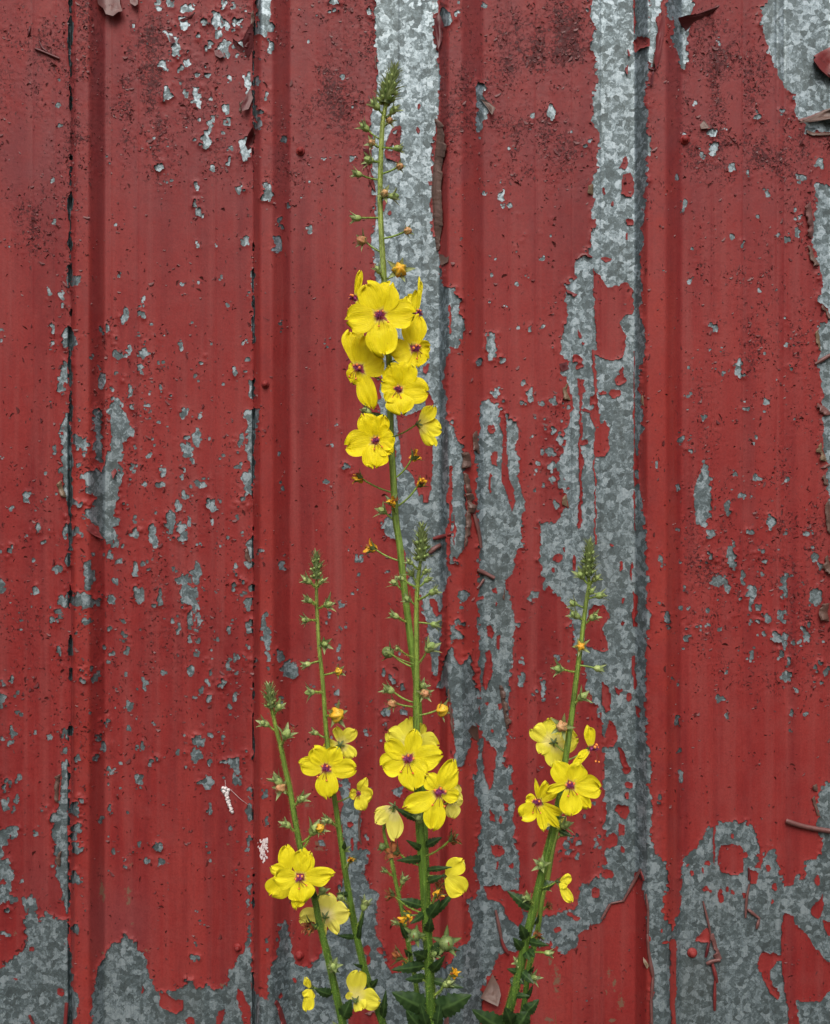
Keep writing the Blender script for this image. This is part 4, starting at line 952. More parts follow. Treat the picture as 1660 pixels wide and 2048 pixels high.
MARN = simple('maroon_filament', (.13, .015, .012), (.30, .05, .02), 400, .5, 0)
BUDO = simple('bud_orange', (.50, .19, .10), (.62, .40, .17), 160, .5, 0.0003)
BUDY = simple('bud_yellow', (.72, .50, .03), (.80, .36, .03), 130, .5, 0.0003)
BUDG = simple('bud_green', (.20, .32, .08), (.42, .50, .18), 160, .5, 0.0003)
WITH = simple('withered_orange_petal', (.75, .34, .01), (.85, .52, .03), 220, .6, 0.0004)
WBRN = simple('withered_brown_petal', (.10, .02, .012), (.36, .12, .03), 260, .7, 0.0004)

# ================================================================ PLANT SHAPES
class MB:
    def __init__(s): s.v = []; s.f = []; s.m = []; s.a = {}
    def add(s, V, F, mi=0, **attrs):
        i = len(s.v); s.v += V; s.f += [tuple(q + i for q in f) for f in F]; s.m += [mi] * len(F)
        for k in set(list(s.a) + list(attrs)):
            s.a.setdefault(k, [0.0] * i)
            s.a[k] += attrs.get(k, [0.0] * len(V))
    def build(s, name, mats, parent, smooth=True):
        return mesh_obj(name, s.v, s.f, mats, parent, smooth, s.m, s.a)

def frame(d):
    d = d.normalized(); u = Vector((0, 0, 1)) if abs(d.z) < .9 else Vector((1, 0, 0))
    a = d.cross(u).normalized(); return d, a, d.cross(a).normalized()

def tube(mb, path, rad, n=8, mi=0, cap=True, ridge=0.0, **kw):
    V, Fc = [], []
    m = len(path)
    att = {k: [] for k in kw}
    for i, p in enumerate(path):
        d, a, b = frame(path[min(i + 1, m - 1)] - path[max(i - 1, 0)])
        r = rad(i / (m - 1)) if callable(rad) else rad
        for k in range(n):
            t = 2 * math.pi * k / n
            V.append(p + (a * math.cos(t) + b * math.sin(t)) * r * (1 + ridge * math.cos(5 * t + i * .06)))
            for q in kw: att[q].append(kw[q](i / (m - 1)) if callable(kw[q]) else kw[q])
    for i in range(m - 1):
        for k in range(n):
            Fc.append((i * n + k, i * n + (k + 1) % n, (i + 1) * n + (k + 1) % n, (i + 1) * n + k))
    if cap: Fc.append(tuple(range((m - 1) * n, m * n)))
    mb.add(V, Fc, mi, **att)

def bez(a, b, c, n=8):
    return [a.lerp(b, t).lerp(b.lerp(c, t), t) for t in [i / n for i in range(n + 1)]]

def hairs(mb, path, rad, count, length, seed, mi=0, age=None, thick=.00016):
    r = random.Random(seed); V, Fc, ag = [], [], []
    m = len(path)
    for _ in range(count):
        t = r.random() * (m - 1); i = min(int(t), m - 2); p = path[i].lerp(path[i + 1], t - i)
        d, a, b = frame(path[i + 1] - path[i]); th = r.uniform(0, 6.283)
        o = a * math.cos(th) + b * math.sin(th)
        rr = rad(t / (m - 1)) if callable(rad) else rad
        base = p + o * rr * .95; tip = p + o * (rr + length * r.uniform(.5, 1.2)) + d * r.uniform(-.3, .5) * length
        s = d.cross(o) * thick; k = len(V)
        V += [base - s, base + s, tip]; Fc.append((k, k + 1, k + 2)); ag += [age(t / (m - 1)) if age else .1] * 3
    mb.add(V, Fc, mi, age=ag)

def sepal(mb, base, d, up, L, Wd, mi=0, curve=0.3):
    """small pointed sepal: folded blade with a midrib"""
    d = d.normalized(); s = d.cross(up).normalized(); n = s.cross(d)
    V, Fc = [], []
    prof_ = [(0, .45), (.25, .9), (.5, 1.0), (.75, .62), (1.0, .04)]
    vein = []
    for t, w_ in prof_:
        c = base + d * L * t + n * (curve * L * t * t)
        for q in (-1, 0, 1):
            V.append(c + s * (q * w_ * Wd) + n * (abs(q) * w_ * Wd * .45)); vein.append(1.0 if q == 0 else 0.0)
    for i in range(4):
        for q in range(2):
            a = i * 3 + q; Fc.append((a, a + 1, a + 4, a + 3))
    mb.add(V, Fc, mi, vein=vein)

def ball(mb, c, d, r, el=1.2, mi=0, tip=0.0, n=10, m=8, bump=0.0, seed=0, lobes=.06):
    d, a, b = frame(d); V, Fc = [], []; rr = random.Random(seed)
    for i in range(m + 1):
        ph = math.pi * i / m
        for k in range(n):
            t = 2 * math.pi * k / n
            q = r * math.sin(ph) * (1 + bump * rr.uniform(-1, 1) + lobes * math.cos(5 * t))
            h = -math.cos(ph) * r * el * (1 + (tip if i > m / 2 else 0) * (-math.cos(ph)))
            V.append(c + (a * math.cos(t) + b * math.sin(t)) * q + d * h)
    for i in range(m):
        for k in range(n):
            Fc.append((i * n + k, i * n + (k + 1) % n, (i + 1) * n + (k + 1) % n, (i + 1) * n + k))
    mb.add(V, Fc, mi)

def leaf_mesh(mb, base, tip, hw, seed=0, droop=0.15, fwd=None, n=16, mi=0):
    """toothed leaf with a folded blade; base/tip world, hw half width (m)"""
    r = random.Random(seed)
    ax = tip - base; L = ax.length; d = ax.normalized()
    view = Vector((0, -1, 0)) if fwd is None else fwd
    s = d.cross(view).normalized(); nn = s.cross(d).normalized()
    V, Fc, vein = [], [], []
    cols = [-1, -.78, -.5, -.22, 0, .22, .5, .78, 1]
    for i in range(n + 1):
        t = i / n
        w_ = hw * (math.sin(math.pi * min(1, t ** .75 * 1.0)) ** .75 if 0 < t < 1 else 0.03)
        w_ = max(w_, hw * .04) * (1 - .25 * t)
        c = base + d * L * t + nn * (math.sin(t * 3.1) * .10 * L) + Vector((0, 0, -droop * L * t * t))
        tooth = 1 + (r.uniform(.05, .26) if i % 2 else r.uniform(-.18, .0))
        for q in cols:
            e = tooth if abs(q) == 1 else 1
            lat = q * w_ * e
            hgt = -abs(q) ** 1.3 * w_ * .35 + .10 * w_ * math.sin(t * 22 + abs(q) * 4) * abs(q) + r.uniform(-1, 1) * .07 * w_
            V.append(c + s * lat + nn * hgt)
            vein.append(1.0 if q == 0 else (0.35 if (i % 4 == 0 and abs(q) < 1) else 0.0))
    nc = len(cols)
    for i in range(n):
        for k in range(nc - 1):
            a = i * nc + k; Fc.append((a, a + 1, a + nc + 1, a + nc))
    mb.add(V, Fc, mi, vein=vein)

class Stalk:
    def __init__(s, label, pts, depth, widths, seed, hair=1500, dlean=0.0, tipcol=0.0, topd=0.0):
        """pts photo px from the top down, depth metres from the camera"""
        s.seed = seed; s.r = random.Random(seed); s.depth = depth; s.pts = pts; s.topd = topd
        bot = at(pts[-1][0], pts[-1][1], depth); prev = at(pts[-2][0], pts[-2][1], depth)
        sl = (bot - prev); sl = sl / abs(sl.z)
        base = bot + Vector((sl.x * .55, 0.01, -1)) * bot.z
        base.z = 0
        s.root = empty('mullein_plant', base, label, 'plant', 'yellow flowering mullein stalks in front of the wall')
        P = []
        n = 140
        sm = smooth_path(pts, n)
        s.sm = sm
        path = [s.P(q.x, q.y) for q in sm]
        path += [bot.lerp(base, t) + Vector((0, 0, 0)) for t in (.25, .5, .75, 1.0)]
        ytop, ybot = pts[0][1], pts[-1][1]
        m = len(path)
        def rad(t):
            y = CAM_H - path[min(int(t * (m - 1)), m - 1)].z
            py = 1024 + y / (K * depth)
            return 0.47 * float(np.interp(py, [w_[0] for w_ in widths], [w_[1] for w_ in widths])) * K * depth
        s.rad = rad
        def age(t):
            y = CAM_H - path[min(int(t * (m - 1)), m - 1)].z
            py = 1024 + y / (K * depth)
            return float(np.clip(np.interp(py, [ytop, ytop + (ybot - ytop) * .35, ybot], [tipcol, tipcol + .35, 1.0]), 0, 1))
        mb = MB()
        tube(mb, path, rad, 20, 0, True, ridge=.10, age=age)
        hairs(mb, path[:-4], rad, int(hair * 1.7), .0016, seed, 0, lambda t: age(t) * .35, .00019)
        s.stem = mb.build('stem', STEM, s.root)
    def P(s, px, py, fwd=0.0):
        """photo px -> world on this stalk; fwd = metres nearer the camera"""
        t = np.clip((py - s.pts[0][1]) / (s.pts[-1][1] - s.pts[0][1]), 0, 1)
        d = s.depth - fwd + s.topd * (1 - float(t))
        return at(px, py, d)
    def at_y(s, py):
        q = min(s.sm, key=lambda v: abs(v.y - py)); return q.x, q.y
    def px(s, n): return n * K * s.depth

    def pedicel(s, mb, target, py_t, drop, w_=2.4, fwdattach=0.0):
        ax, ay = s.at_y(py_t + drop)
        a = s.P(ax, ay, fwdattach)
        mid = a.lerp(target, .55) + Vector((0, 0, -s.px(drop * .28)))
        path = bez(a, mid, target, 8)
        tube(mb, path, s.px(w_) * .5, 6, 1, False, age=[.35][0])
        hairs(mb, path, s.px(w_) * .5, 60, .0016, s.r.randint(0,9**6), 1)
        return path

    def calyx(s, mb, c, d, L, n=5, spread=.5, wd=.24, curve=.25, ph=0.0):
        d, a, b = frame(d)
        for k in range(n):
            t = 2 * math.pi * k / n + ph
            o = a * math.cos(t) + b * math.sin(t)
            dd = (d * (1 - spread) + o * spread)
            sepal(mb, c + o * L * .08, dd, -o, L * s.r.uniform(.85, 1.1), L * wd, 0, -curve * s.r.uniform(.5, 1.3))

    def bud(s, px, py, r=6, kind='g', drop=14, d=None, fwd=None, label=None, L=None):
        """flower bud, opening bud, seed capsule or withered flower on its own pedicel"""
        if fwd is None: fwd = s.r.uniform(-.004, .010)
        r *= 1.2;  c = s.P(px, py, fwd); R = s.px(r)
        ax, ay = s.at_y(py + drop)
        if d is None:
            d = Vector((px - ax, s.r.uniform(-14, -2), -(py - ay - drop * .2) * .8))
            if kind in 'oy': d = Vector((px - ax, -30, 4))
        d = Vector(d).normalized()
        mb = MB()
        s.pedicel(mb, c - d * R * .8, py, drop, w_=3.8 if r > 6 else 3.0)
        L = (L or (2.7 if kind in 'gs' else 2.35)) * R
        base = c - d * R * .8
        names = {'g': 'bud', 's': 'bud', 'o': 'bud', 'y': 'bud', 'p': 'seed_capsule', 'w': 'withered_flower', 'b': 'withered_flower'}
        spread = {'g': .24, 's': .42, 'o': .52, 'y': .5, 'p': .64, 'w': .38, 'b': .42}[kind]
        s.calyx(mb, base, d, L, 5, spread, s.r.uniform(.14, .19), .22 if kind != 'p' else -.1, s.r.uniform(0, 1))
        hairs(mb, [base, base + d * L * .5, base + d * L * .9], R * .75, 90, .0019, s.r.randint(0,9**6), 0)
        part = mb.build(names[kind], [SEPAL if kind in 'gsoy' else SEPAL_D, STEM], s.root)
        q = MB()
        if kind in 'gs':
            ball(q, base + d * R * .8, d, R * .66, 1.45, tip=.25, lobes=.12, n=15); q.build('bud_tip', BUDG, part)
        elif kind == 'o':
            ball(q, c, d, R * .84, 1.08, tip=.25, lobes=.16, n=20, m=10); q.build('bud_tip', BUDO, part)
        elif kind == 'y':
            ball(q, c, d, R * .95, 1.0, tip=.15, lobes=.24, n=20, m=10); q.build('bud_tip', BUDY, part)
        elif kind == 'p':
            ball(q, c, d, R, 1.12, n=16, m=12)
            tube(q, bez(c + d * R * 1.1, c + d * R * 1.5, c + d * R * 1.7 + Vector((0, 0, -R * .5)), 5), R * .07, 5, 1)
            q.build('capsule_body', [POD, MARN], part)
        else:
            for k in range(9):
                o = Vector((s.r.gauss(0, 1), s.r.gauss(0, 1), s.r.gauss(0, 1))).normalized()
                dd = (d * 1.1 + o * .9).normalized(); t_ = R * s.r.uniform(1.2, 2.3); W0 = R * s.r.uniform(.25, .5)
                V, Fc = [], []
                sd_ = dd.cross(o).normalized(); up = sd_.cross(dd)
                for i in range(7):
                    f = i / 6
                    cc = base + d * R * .3 + dd * t_ * f + up * (math.sin(f * 5 + k) * R * .35) + sd_ * (math.sin(f * 4 + k * 2) * R * .22)
                    ww = W0 * (math.sin(math.pi * (.15 + .75 * f)))
                    tw = f * 2.5 + k
                    ss = sd_ * math.cos(tw) + up * math.sin(tw)
                    V += [cc - ss * ww, cc + up * ww * .35, cc + ss * ww]
                for i in range(6):
                    for j in range(2):
                        a = i * 3 + j; Fc.append((a, a + 1, a + 4, a + 3))
                q.add(V, Fc, 1 if (kind == 'w' and k % 5 == 4) else 0)
            q.build('shrivelled_petals', [WITH, WBRN] if kind == 'w' else [WBRN, WITH], part)
        return part

    def flower(s, cx, cy, petals, m=None, face=(0, 0), R=None, back=False, drop=24, eye=True, fwd=.012, label=None, stam=1.0, cup=.16, sepals=True, pflip=False, attach=None):
        """petals: (dx, dy, halfwidth px, forward px, twist deg) measured from the eye of the flower.
        face: where the flower looks, as (right, up) lean; back=True when it looks away from the camera"""
        m = m or PET
        c = s.P(cx, cy, fwd)
        u = s.px(1)
        look = Vector((face[0], 1 if back else -1, face[1])).normalized()
        mb = MB()
        rear = c - look * (6 * u)
        s.pedicel(mb, rear, cy, drop, 3.0)
        L = 13 * u
        s.calyx(mb, rear - look * 1.0 * u, look, L, 5, .72 if back else .6, .17, .1 if not back else -.35, .3)
        ball(mb, rear, look, 3.2 * u, 1.2)
        fl = mb.build('flower', [SEPAL_D, STEM], s.root)
        if label: fl['label'] = label
        for k, pt in enumerate(petals):
            dx, dy, hw, fz, tw = (list(pt) + [0, 0])[:5]
            L3 = Vector((dx * u, -fz * u, -dy * u)); L_ = L3.length; er = L3.normalized()
            view = Vector((0, -1, 0)) if not back else Vector((0, 1, 0))
            et = view.cross(er).normalized()
            if tw: et = Quaternion(er, math.radians(tw)) @ et
            nn = er.cross(et).normalized()
            r_ = random.Random(s.seed * 100 + k * 7 + int(cx))
            NU, NV = 16, 15
            ph = r_.uniform(0, 6.28); ph2 = r_.uniform(0, 6.28); ph3 = r_.uniform(0, 6.28)
            asym = r_.uniform(-.10, .10)
            V, Fc, pr, pv = [], [], [], []
            for i in range(NU + 1):
                t = i / NU; t = 1 - (1 - t) ** 1.5
                if t < .62: w_ = .26 + .74 * math.sin(math.pi / 2 * t / .62) ** 1.05
                else: w_ = math.sqrt(max(0, 1 - ((t - .62) / .385) ** 2.3))
                w_ = max(w_, .02)
                for j in range(NV):
                    v = -1 + 2 * j / (NV - 1)
                    edge = 1 + t * (.045 * math.sin(3 * v * 2 + ph) + .03 * math.sin(17 * v + ph2) + .035 * math.sin(t * 9 + ph3 + v))
                    lat = v * w_ * hw * u * (1 + .05 * math.sin(t * 7 + ph2 + (2 if v > 0 else 0)))
                    rad_ = t * L_ * edge * (1 - .07 * (1 - abs(v)) ** 3 * t * t * (.4 + .6 * r_.random() * 0 + .3))
                    h = cup * L_ * (.55 * t ** .7 - .62 * t ** 2.4) + .30 * hw * u * (v * w_) ** 2 * (0.35 + .3 * math.sin(ph3)) \
                        + u * (2.3 * math.sin(v * 4.5 + ph + t * 3) + 1.3 * math.sin(v * 9 + ph2 - t * 4)) * t ** 1.8 \
                        + u * 1.3 * math.sin(t * 6 + ph3) * t - u * .8 * math.exp(-(v / .12) ** 2) * (1 - t)
                    p = c + er * (rad_ + 2.0 * u) + et * (lat + asym * L_ * t * t) + nn * h + view * (.35 * u * (k % 3))
                    V.append(p); pr.append(t if eye else max(t, .2)); pv.append(v * 3 + k * 11)
            for i in range(NU):
                for j in range(NV - 1):
                    a = i * NV + j; q = (a, a + 1, a + NV + 1, a + NV)
                    Fc.append(q[::-1])
            pb = MB(); pb.add(V, Fc, 0, pr=pr, pv=pv)
            pb.build('petal', m, fl)
        if not eye: return fl
        d, a, b = frame(look); sb = MB(); r_ = random.Random(int(cx * 3 + cy))
        up = Vector((0, 0, 1)); x_ = up.cross(look).normalized() if abs(look.z) < .95 else a; y_ = look.cross(x_)
        ball(sb, c + look * 1.5 * u, look, 3.8 * u, .7, mi=0, bump=.2)
        S = stam * 1.5
        # three short woolly stamens above, two long bare ones below, and the style
        tw_ = r_.uniform(-.5, .5); ss_ = r_.uniform(.8, 1.15)
        for (xx, yy, ll, kk) in ((0, 5, 8, 0), (-5.5, 2.5, 8, 0), (5.5, 2.5, 8, 0), (-6, -12, 12, 1), (6.5, -12, 12, 1), (1, -13, 12, 2)):
            xx, yy = (xx * math.cos(tw_) - yy * math.sin(tw_)) * ss_, (xx * math.sin(tw_) + yy * math.cos(tw_)) * ss_
            tip = c + (x_ * xx + y_ * (yy)) * u * S + look * ll * u * .75 * S
            mid = c + look * ll * u * .9 * S + (x_ * xx + y_ * yy) * u * .25 * S
            path = bez(c + look * u, mid, tip, 8)
            tube(sb, path, u * (.75 if kk < 2 else .45), 6, 1 if kk else 0)
            if kk == 0:
                for _ in range(190):
                    t = r_.uniform(.1, .95); i = int(t * 8); q = path[i].lerp(path[min(i + 1, 8)], t * 8 - i)
                    o = Vector((r_.gauss(0, 1), r_.gauss(0, 1), r_.gauss(0, 1))).normalized()
                    o2 = o.cross(look).normalized() * u * .5; e = q + o * u * r_.uniform(1.2, 4.6) * S
                    sb.add([q - o2, q + o2, e], [(0, 1, 2)], 0)
            if kk < 2:
                ball(sb, tip, (x_ if kk == 0 else look), u * (1.9 if kk == 0 else 1.5) * S, .75, mi=2, n=8, m=6)
        sb.build('stamen_cluster', [PURP, MARN, ORNG], fl)
        return fl

    def spike(s, top, bot, wpx, n=70, label=None):
        wpx *= .9
        """crowded tip of young buds: overlapping pointed bracts round the axis"""
        mb = MB(); r = s.r
        a = s.P(*top); b = s.P(*bot); ax = (a - b)
        d, e1, e2 = frame(ax)
        tube(mb, [b, b.lerp(a, .5), b.lerp(a, .92)], lambda t: s.px(wpx) * .22 * (1 - .6 * t) + s.px(1), 8, 0, True)
        n = int(n * .85)
        for k in range(n):
            t = (k + r.random() * .8) / n; th = k * 2.39996
            o = e1 * math.cos(th) + e2 * math.sin(th)
            env = math.sin(math.pi * min(1, .18 + .80 * t)) ** .6 * (1 - .30 * t) * (1 + .22 * math.sin(t * 17))
            R = s.px(wpx * .5) * env
            base = b + ax * t * .88 + o * R * .42
            L = s.px(wpx * .60) * (1 - .30 * t) * r.uniform(.6, 1.35)
            sepal(mb, base, (o * (.85 - .5 * t) + d * (.75 + .5 * t)), -o, L, L * r.uniform(.09, .14), 0, r.uniform(-.4, .15))
            if k % 3 == 0 and t < .8:
                ball(mb, base + o * R * .25, o + d * .6, s.px(wpx * .085), 1.5, mi=1, n=6, m=5)
        hairs(mb, [b, b.lerp(a, .5), a], s.px(wpx) * .33, 520, .0030, s.seed + 5, 0, None, .00013)
        mb.build('bud_spike', [SEPAL, BUDG], s.root)

    def leaf(s, x0, y0, x1, y1, hw, f0=0.0, f1=.01, droop=.05, seed=0, roll=0.0):
        mb = MB()
        fw = Vector((math.sin(roll), -math.cos(roll), .25))
        leaf_mesh(mb, s.P(x0, y0, f0), s.P(x1, y1, f1), s.px(hw), seed + int(x1), droop, fw)
        mb.build('leaf', LEAF, s.root)

    def rosette(s, n=6, L=.16):
        b = Vector(s.root.location)
        for k in range(n):
            a = k * 2.4 + s.seed; o = Vector((math.cos(a), -abs(math.sin(a)) if k % 2 else math.sin(a) * .6, 0))
            mb = MB(); leaf_mesh(mb, b + Vector((0, 0, .01)), b + o * L + Vector((0, 0, .05)), .022, k, .1, Vector((0, -.2, 1)))
            mb.build('leaf', LEAF, s.root)
        for k in range(5):  # stem leaves below the picture
            z = .06 + k * .06; c = b.lerp(s.P(*s.pts[-1]), z / .38); sd_ = 1 if k % 2 else -1
            mb = MB(); leaf_mesh(mb, c, c + Vector((sd_ * .07, -.02, .03)), .016, k + 9, .1)
            mb.build('leaf', LEAF, s.root)

# ---------------------------------------------------------------- tall centre stalk
A = Stalk('tallest mullein stalk, rising up the bare metal strip, yellow flowers bunched at mid height',
          [(779,190),(772,210),(765,250),(761,330),(760,400),(763,480),(768,560),(772,640),(778,720),(780,800),(782,880),(787,960),(792,1040),(800,1091),(806,1152),(815,1226),(823,1294),(833,1361),(838,1440),(842,1520),(846,1600),(850,1700),(856,1850),(862,1960),(868,2060)],
          0.80, [(180,6),(250,9.5),(560,12),(900,13.5),(1300,14),(2048,15)], 1, 3400, tipcol=0.0)
A.spike((790,133), (770,208), 50, 110)
for b in [(786,222,8,'g',14),(752,212,9,'g',16),(779,241,6.5,'o',18),(731,256,8.5,'g',18),(744,286,6.5,'o',14),(795,297,7.5,'g',4),(739,320,8.5,'s',8),(799,333,6.5,'o',12),(716,348,8,'g',12),
          (769,387,7.5,'o',10),(787,393,8,'s',6),(714,436,8,'g',-2),(815,462,7,'o',16),(724,481,9,'o',18),(757,541,7,'g',14),(735,822,8,'g',26),(766,1022,8,'s',18),(790,1166,7,'s',20),(790,1232,7.5,'g',16),(776,1305,9.5,'p',26)]:
    A.bud(*b)
A.bud(799,540,12,'y',16, d=(.15,-1,.1), L=2.2)
for b in [(828,914,9,'w',40),(841,968,9,'w',40),(719,956,9,'w',24),(785,1006,9,'w',22),(745,1097,9.5,'w',22)]: A.bud(*b)
A.flower(711,598,[(9,-53,8,6,15),(16,24,9,8,20),(12,4,6,-10,50)],face=(-2.2,-.1),drop=30,fwd=.004,stam=1.0)
A.flower(833,627,[(8,-66,6,4,40),(-20,-34,14,-6,10),(-2,-44,10,6,0),(-6,8,7,4,30)],face=(1.6,-.2),m=PETL,drop=26,fwd=.002,stam=.8)
A.flower(720,738,[(-12,-76,24,-8,0),(10,-64,22,2,0),(46,-12,29,6,-8),(26,74,20,6,10),(-16,24,20,2,0),(-20,2,16,-4,10)],face=(-.9,-.05),fwd=.010,stam=1.15)
A.flower(828,698,[(16,-60,17,0,-8),(-14,-52,17,-4,0),(-42,10,27,8,6),(29,-6,15,-8,20),(26,18,12,0,0),(8,36,22,6,0)],face=(.8,-.15),fwd=.014,stam=1.1)
A.flower(760,631,[(-27,-57,27,6,0),(24,-58,25,5,0),(-60,14,28,6,0),(66,2,29,2,0),(8,73,31,8,0)],face=(-.05,-.12),fwd=.026,drop=30)
A.flower(797,780,[(-19,-46,20,10,0),(20,-50,25,10,0),(53,2,27,12,0),(9,44,29,16,0),(-29,-15,19,10,0),(-22,22,16,12,0)],face=(-.2,0),fwd=.018,cup=.3,stam=.8,drop=24)
A.flower(752,882,[(-24,-50,22,8,0),(16,-46,17,8,0),(33,-6,25,10,0),(-57,6,26,8,0),(-6,51,26,12,0),(27,27,15,10,0)],face=(0,0),fwd=.018,cup=.3,stam=.85,drop=24)
A.flower(838,848,[(27,-34,16,2,-20),(42,8,19,4,-10),(26,44,13,6,10)],face=(.9,.0),back=True,fwd=.004,eye=False,drop=22,pflip=True)
A.leaf(782,842,720,820,7,0,.004)
A.rosette(6)

# ---------------------------------------------------------------- centre stalk nearer the camera
B = Stalk('thick centre mullein stalk with blunt green tip and dark toothed leaves at its foot',
          [(843,1095),(841,1120),(836,1160),(833,1210),(833,1280),(833,1350),(833,1440),(836,1560),(840,1654),(848,1760),(854,1860),(859,1960),(865,2060)],
          0.70, [(1095,4),(1150,8),(1280,11),(1440,14),(1660,18),(1900,19),(2048,22)], 2, 2600, tipcol=.15)
B.spike((844,1048), (842,1122), 44, 100)
for b in [(821,1125,6,'g',14),(823,1147,6.5,'s',18),(850,1144,6,'g',16),(854,1160,6.5,'g',16),(803,1157,6,'g',18),(866,1184,8,'g',16),(817,1199,7,'s',12),(869,1249,7.5,'g',-4),(859,1296,10.5,'s',32),(776,1305,4,'g',26),
          (779,1380,9.5,'g',28),(785,1407,8,'o',10),(849,1387,8.5,'o',18),(845,1372,7,'s',14),(884,1420,10,'y',14),(796,1298,4,'s',20)]: B.bud(*b)
B.flower(822,1490,[(-48,-22,21,-2,0),(-8,-52,25,-2,0),(20,-40,16,-4,0),(55,0,26,-2,0)],m=PETL,face=(-.1,.1),back=True,eye=False,fwd=-.012,drop=30,pflip=True)
B.flower(817,1517,[(-44,-30,18,4,0),(17,-54,17,2,0),(61,-4,25,6,0),(-50,14,24,4,0),(8,55,25,10,0),(36,24,18,8,0)],m=PETL,face=(-.1,-.12),fwd=.022,stam=1.1)
B.flower(905,1600,[(8,-32,14,0,0),(18,0,14,0,0),(2,32,15,0,0)],m=PETP,face=(.9,0),back=True,eye=False,fwd=.004)
B.flower(878,1583,[(21,-60,16,6,0),(35,-37,15,6,0),(-64,33,20,8,0),(-16,66,21,8,0),(34,12,15,2,0),(-22,-28,17,2,0)],m=PETL,face=(.15,-.1),fwd=.028,stam=1.1)
B.flower(892,1753,[(30,-36,18,4,-14),(32,28,25,8,8)],m=PETP,face=(1.4,-.1),fwd=.006,eye=False,drop=2)
B.bud(905,1678,9,'b',36); B.bud(878,1774,8,'b',44); B.bud(874,1790,8,'w',34); B.bud(790,1704,12,'b',30); B.bud(783,1790,8,'b',36); B.bud(815,1832,10,'w',0)
B.bud(830,1870,9,'p',8, d=(-.2,-1,.4), fwd=.014); B.bud(893,1886,12,'p',22, d=(.2,-1,.5), fwd=.014); B.bud(797,1914,10,'b',30); B.bud(815,1932,9,'w',34); B.bud(893,1968,8,'g',30); B.bud(907,1948,8,'w',44); B.bud(868,1908,7,'s',14); B.bud(838,1640,8,'g',14)
for l in [(846,1718,792,1716,9),(850,1692,884,1672,9),(852,1764,888,1748,8),(846,1812,798,1795,10),(854,1838,880,1795,13),(850,1826,820,1845,8),(856,1868,862,1828,11),(858,1912,895,1885,13),(852,1930,782,1934,12),(856,1916,826,1900,14),
          (860,1945,890,1905,11),(858,2020,784,1978,22),(866,2025,943,1983,24),(862,1960,928,1972,9),(845,2060,812,2015,16),(856,2060,840,2000,11),(872,2060,880,2005,12),(852,1955,810,1955,10),(864,1890,921,1897,9),(838,1640,790,1612,9),(845,1700,812,1676,7),(850,1740,905,1730,6),(862,1835,912,1775,8)]:
    B.leaf(*l, f1=B.r.uniform(.004, .02), droop=.06, seed=3)
B.rosette(7)

# ---------------------------------------------------------------- thin pale stalk behind it
G = Stalk('thin pale mullein stalk left of thick centre stalk, drooping pale flower at top',
          [(768,1640),(769,1671),(783,1722),(793,1772),(805,1823),(816,1884),(823,1924),(832,1971),(838,2060)], 0.78,
          [(1640,5),(1700,7),(1850,9),(2048,10)], 3, 900, tipcol=.2)
G.flower(786,1613,[(-32,28,15,4,0),(4,58,17,6,0),(-34,10,7,0,20)],m=PETP,face=(-.5,-.5),back=True,eye=False,fwd=.012,drop=46)
for b in [(765,1694,6,'p',10),(771,1742,4.5,'g',10),(806,1762,7,'g',24),(794,1846,5,'g',14)]: G.bud(*b)
G.leaf(815,1880,800,1840,7); G.leaf(822,1915,808,1895,6)
G.rosette(4, .12)

# ---------------------------------------------------------------- left middle stalk
Cc = Stalk('slender mullein stalk just right of the leftmost stalk, with pointed hairy green tip',
          [(633,1160),(633,1190),(634,1226),(638,1294),(645,1361),(651,1446),(655,1490),(660,1550),(669,1596),(680,1670),(690,1739),(700,1800),(712,1865),(728,1935),(742,1980),(770,2060)], 0.80,
          [(1160,5),(1200,7),(1450,9),(1700,11.5),(1900,14),(2048,15)], 4, 2000, tipcol=.05)
Cc.spike((632,1102), (633,1158), 34, 80)
for b in [(616,1162,8,'g',12),(642,1164,6,'g',10),(618,1201,7,'g',10),(655,1209,8,'s',8),(612,1240,6.5,'s',0),(648,1288,7.5,'s',0),(614,1329,7,'g',-4),(677,1343,6.5,'y',8),(621,1385,8,'s',-4),(631,1466,6,'g',10),(658,1642,7,'g',12),(652,1640,5,'s',12),(690,1700,5,'s',14),(702,1720,6,'w',16),(729,1812,9,'g',46),(683,1796,7,'s',10)]: Cc.bud(*b)
Cc.bud(673,1430,12,'y',2,d=(.9,-.8,.1))
Cc.flower(681,1489,[(-6,-34,10,0,0),(26,-31,14,0,0),(26,24,14,0,0),(-30,6,14,0,0)],m=PETL,face=(.1,0),back=True,eye=False,fwd=-.006,pflip=True)
Cc.flower(652,1535,[(-49,-4,19,5,0),(-20,-40,19,4,0),(22,-39,19,4,0),(54,2,20,5,0),(6,53,23,8,0)],face=(0,-.2),fwd=.018,m=PETL)
Cc.flower(716,1586,[(13,-28,10,6,0),(25,6,17,4,0),(11,30,14,6,0),(-14,0,11,8,0)],face=(.3,0),fwd=.006,m=PETP,cup=.35,stam=.5,drop=18)
Cc.flower(710,1998,[(4,-56,20,4,0),(-10,-12,16,-2,0),(46,-2,22,6,0),(14,16,16,4,0)],face=(-.2,.6),back=True,eye=False,fwd=.012,m=PETL,drop=-2)
for l in [(712,1875,674,1868,6),(716,1870,729,1820,5),(716,1880,722,1850,6),(740,1975,756,1955,8),(765,2040,772,1975,8),(688,1700,690,1680,5),(700,1790,672,1785,6),(728,1935,705,1925,4)]: Cc.leaf(*l)
Cc.rosette(5)

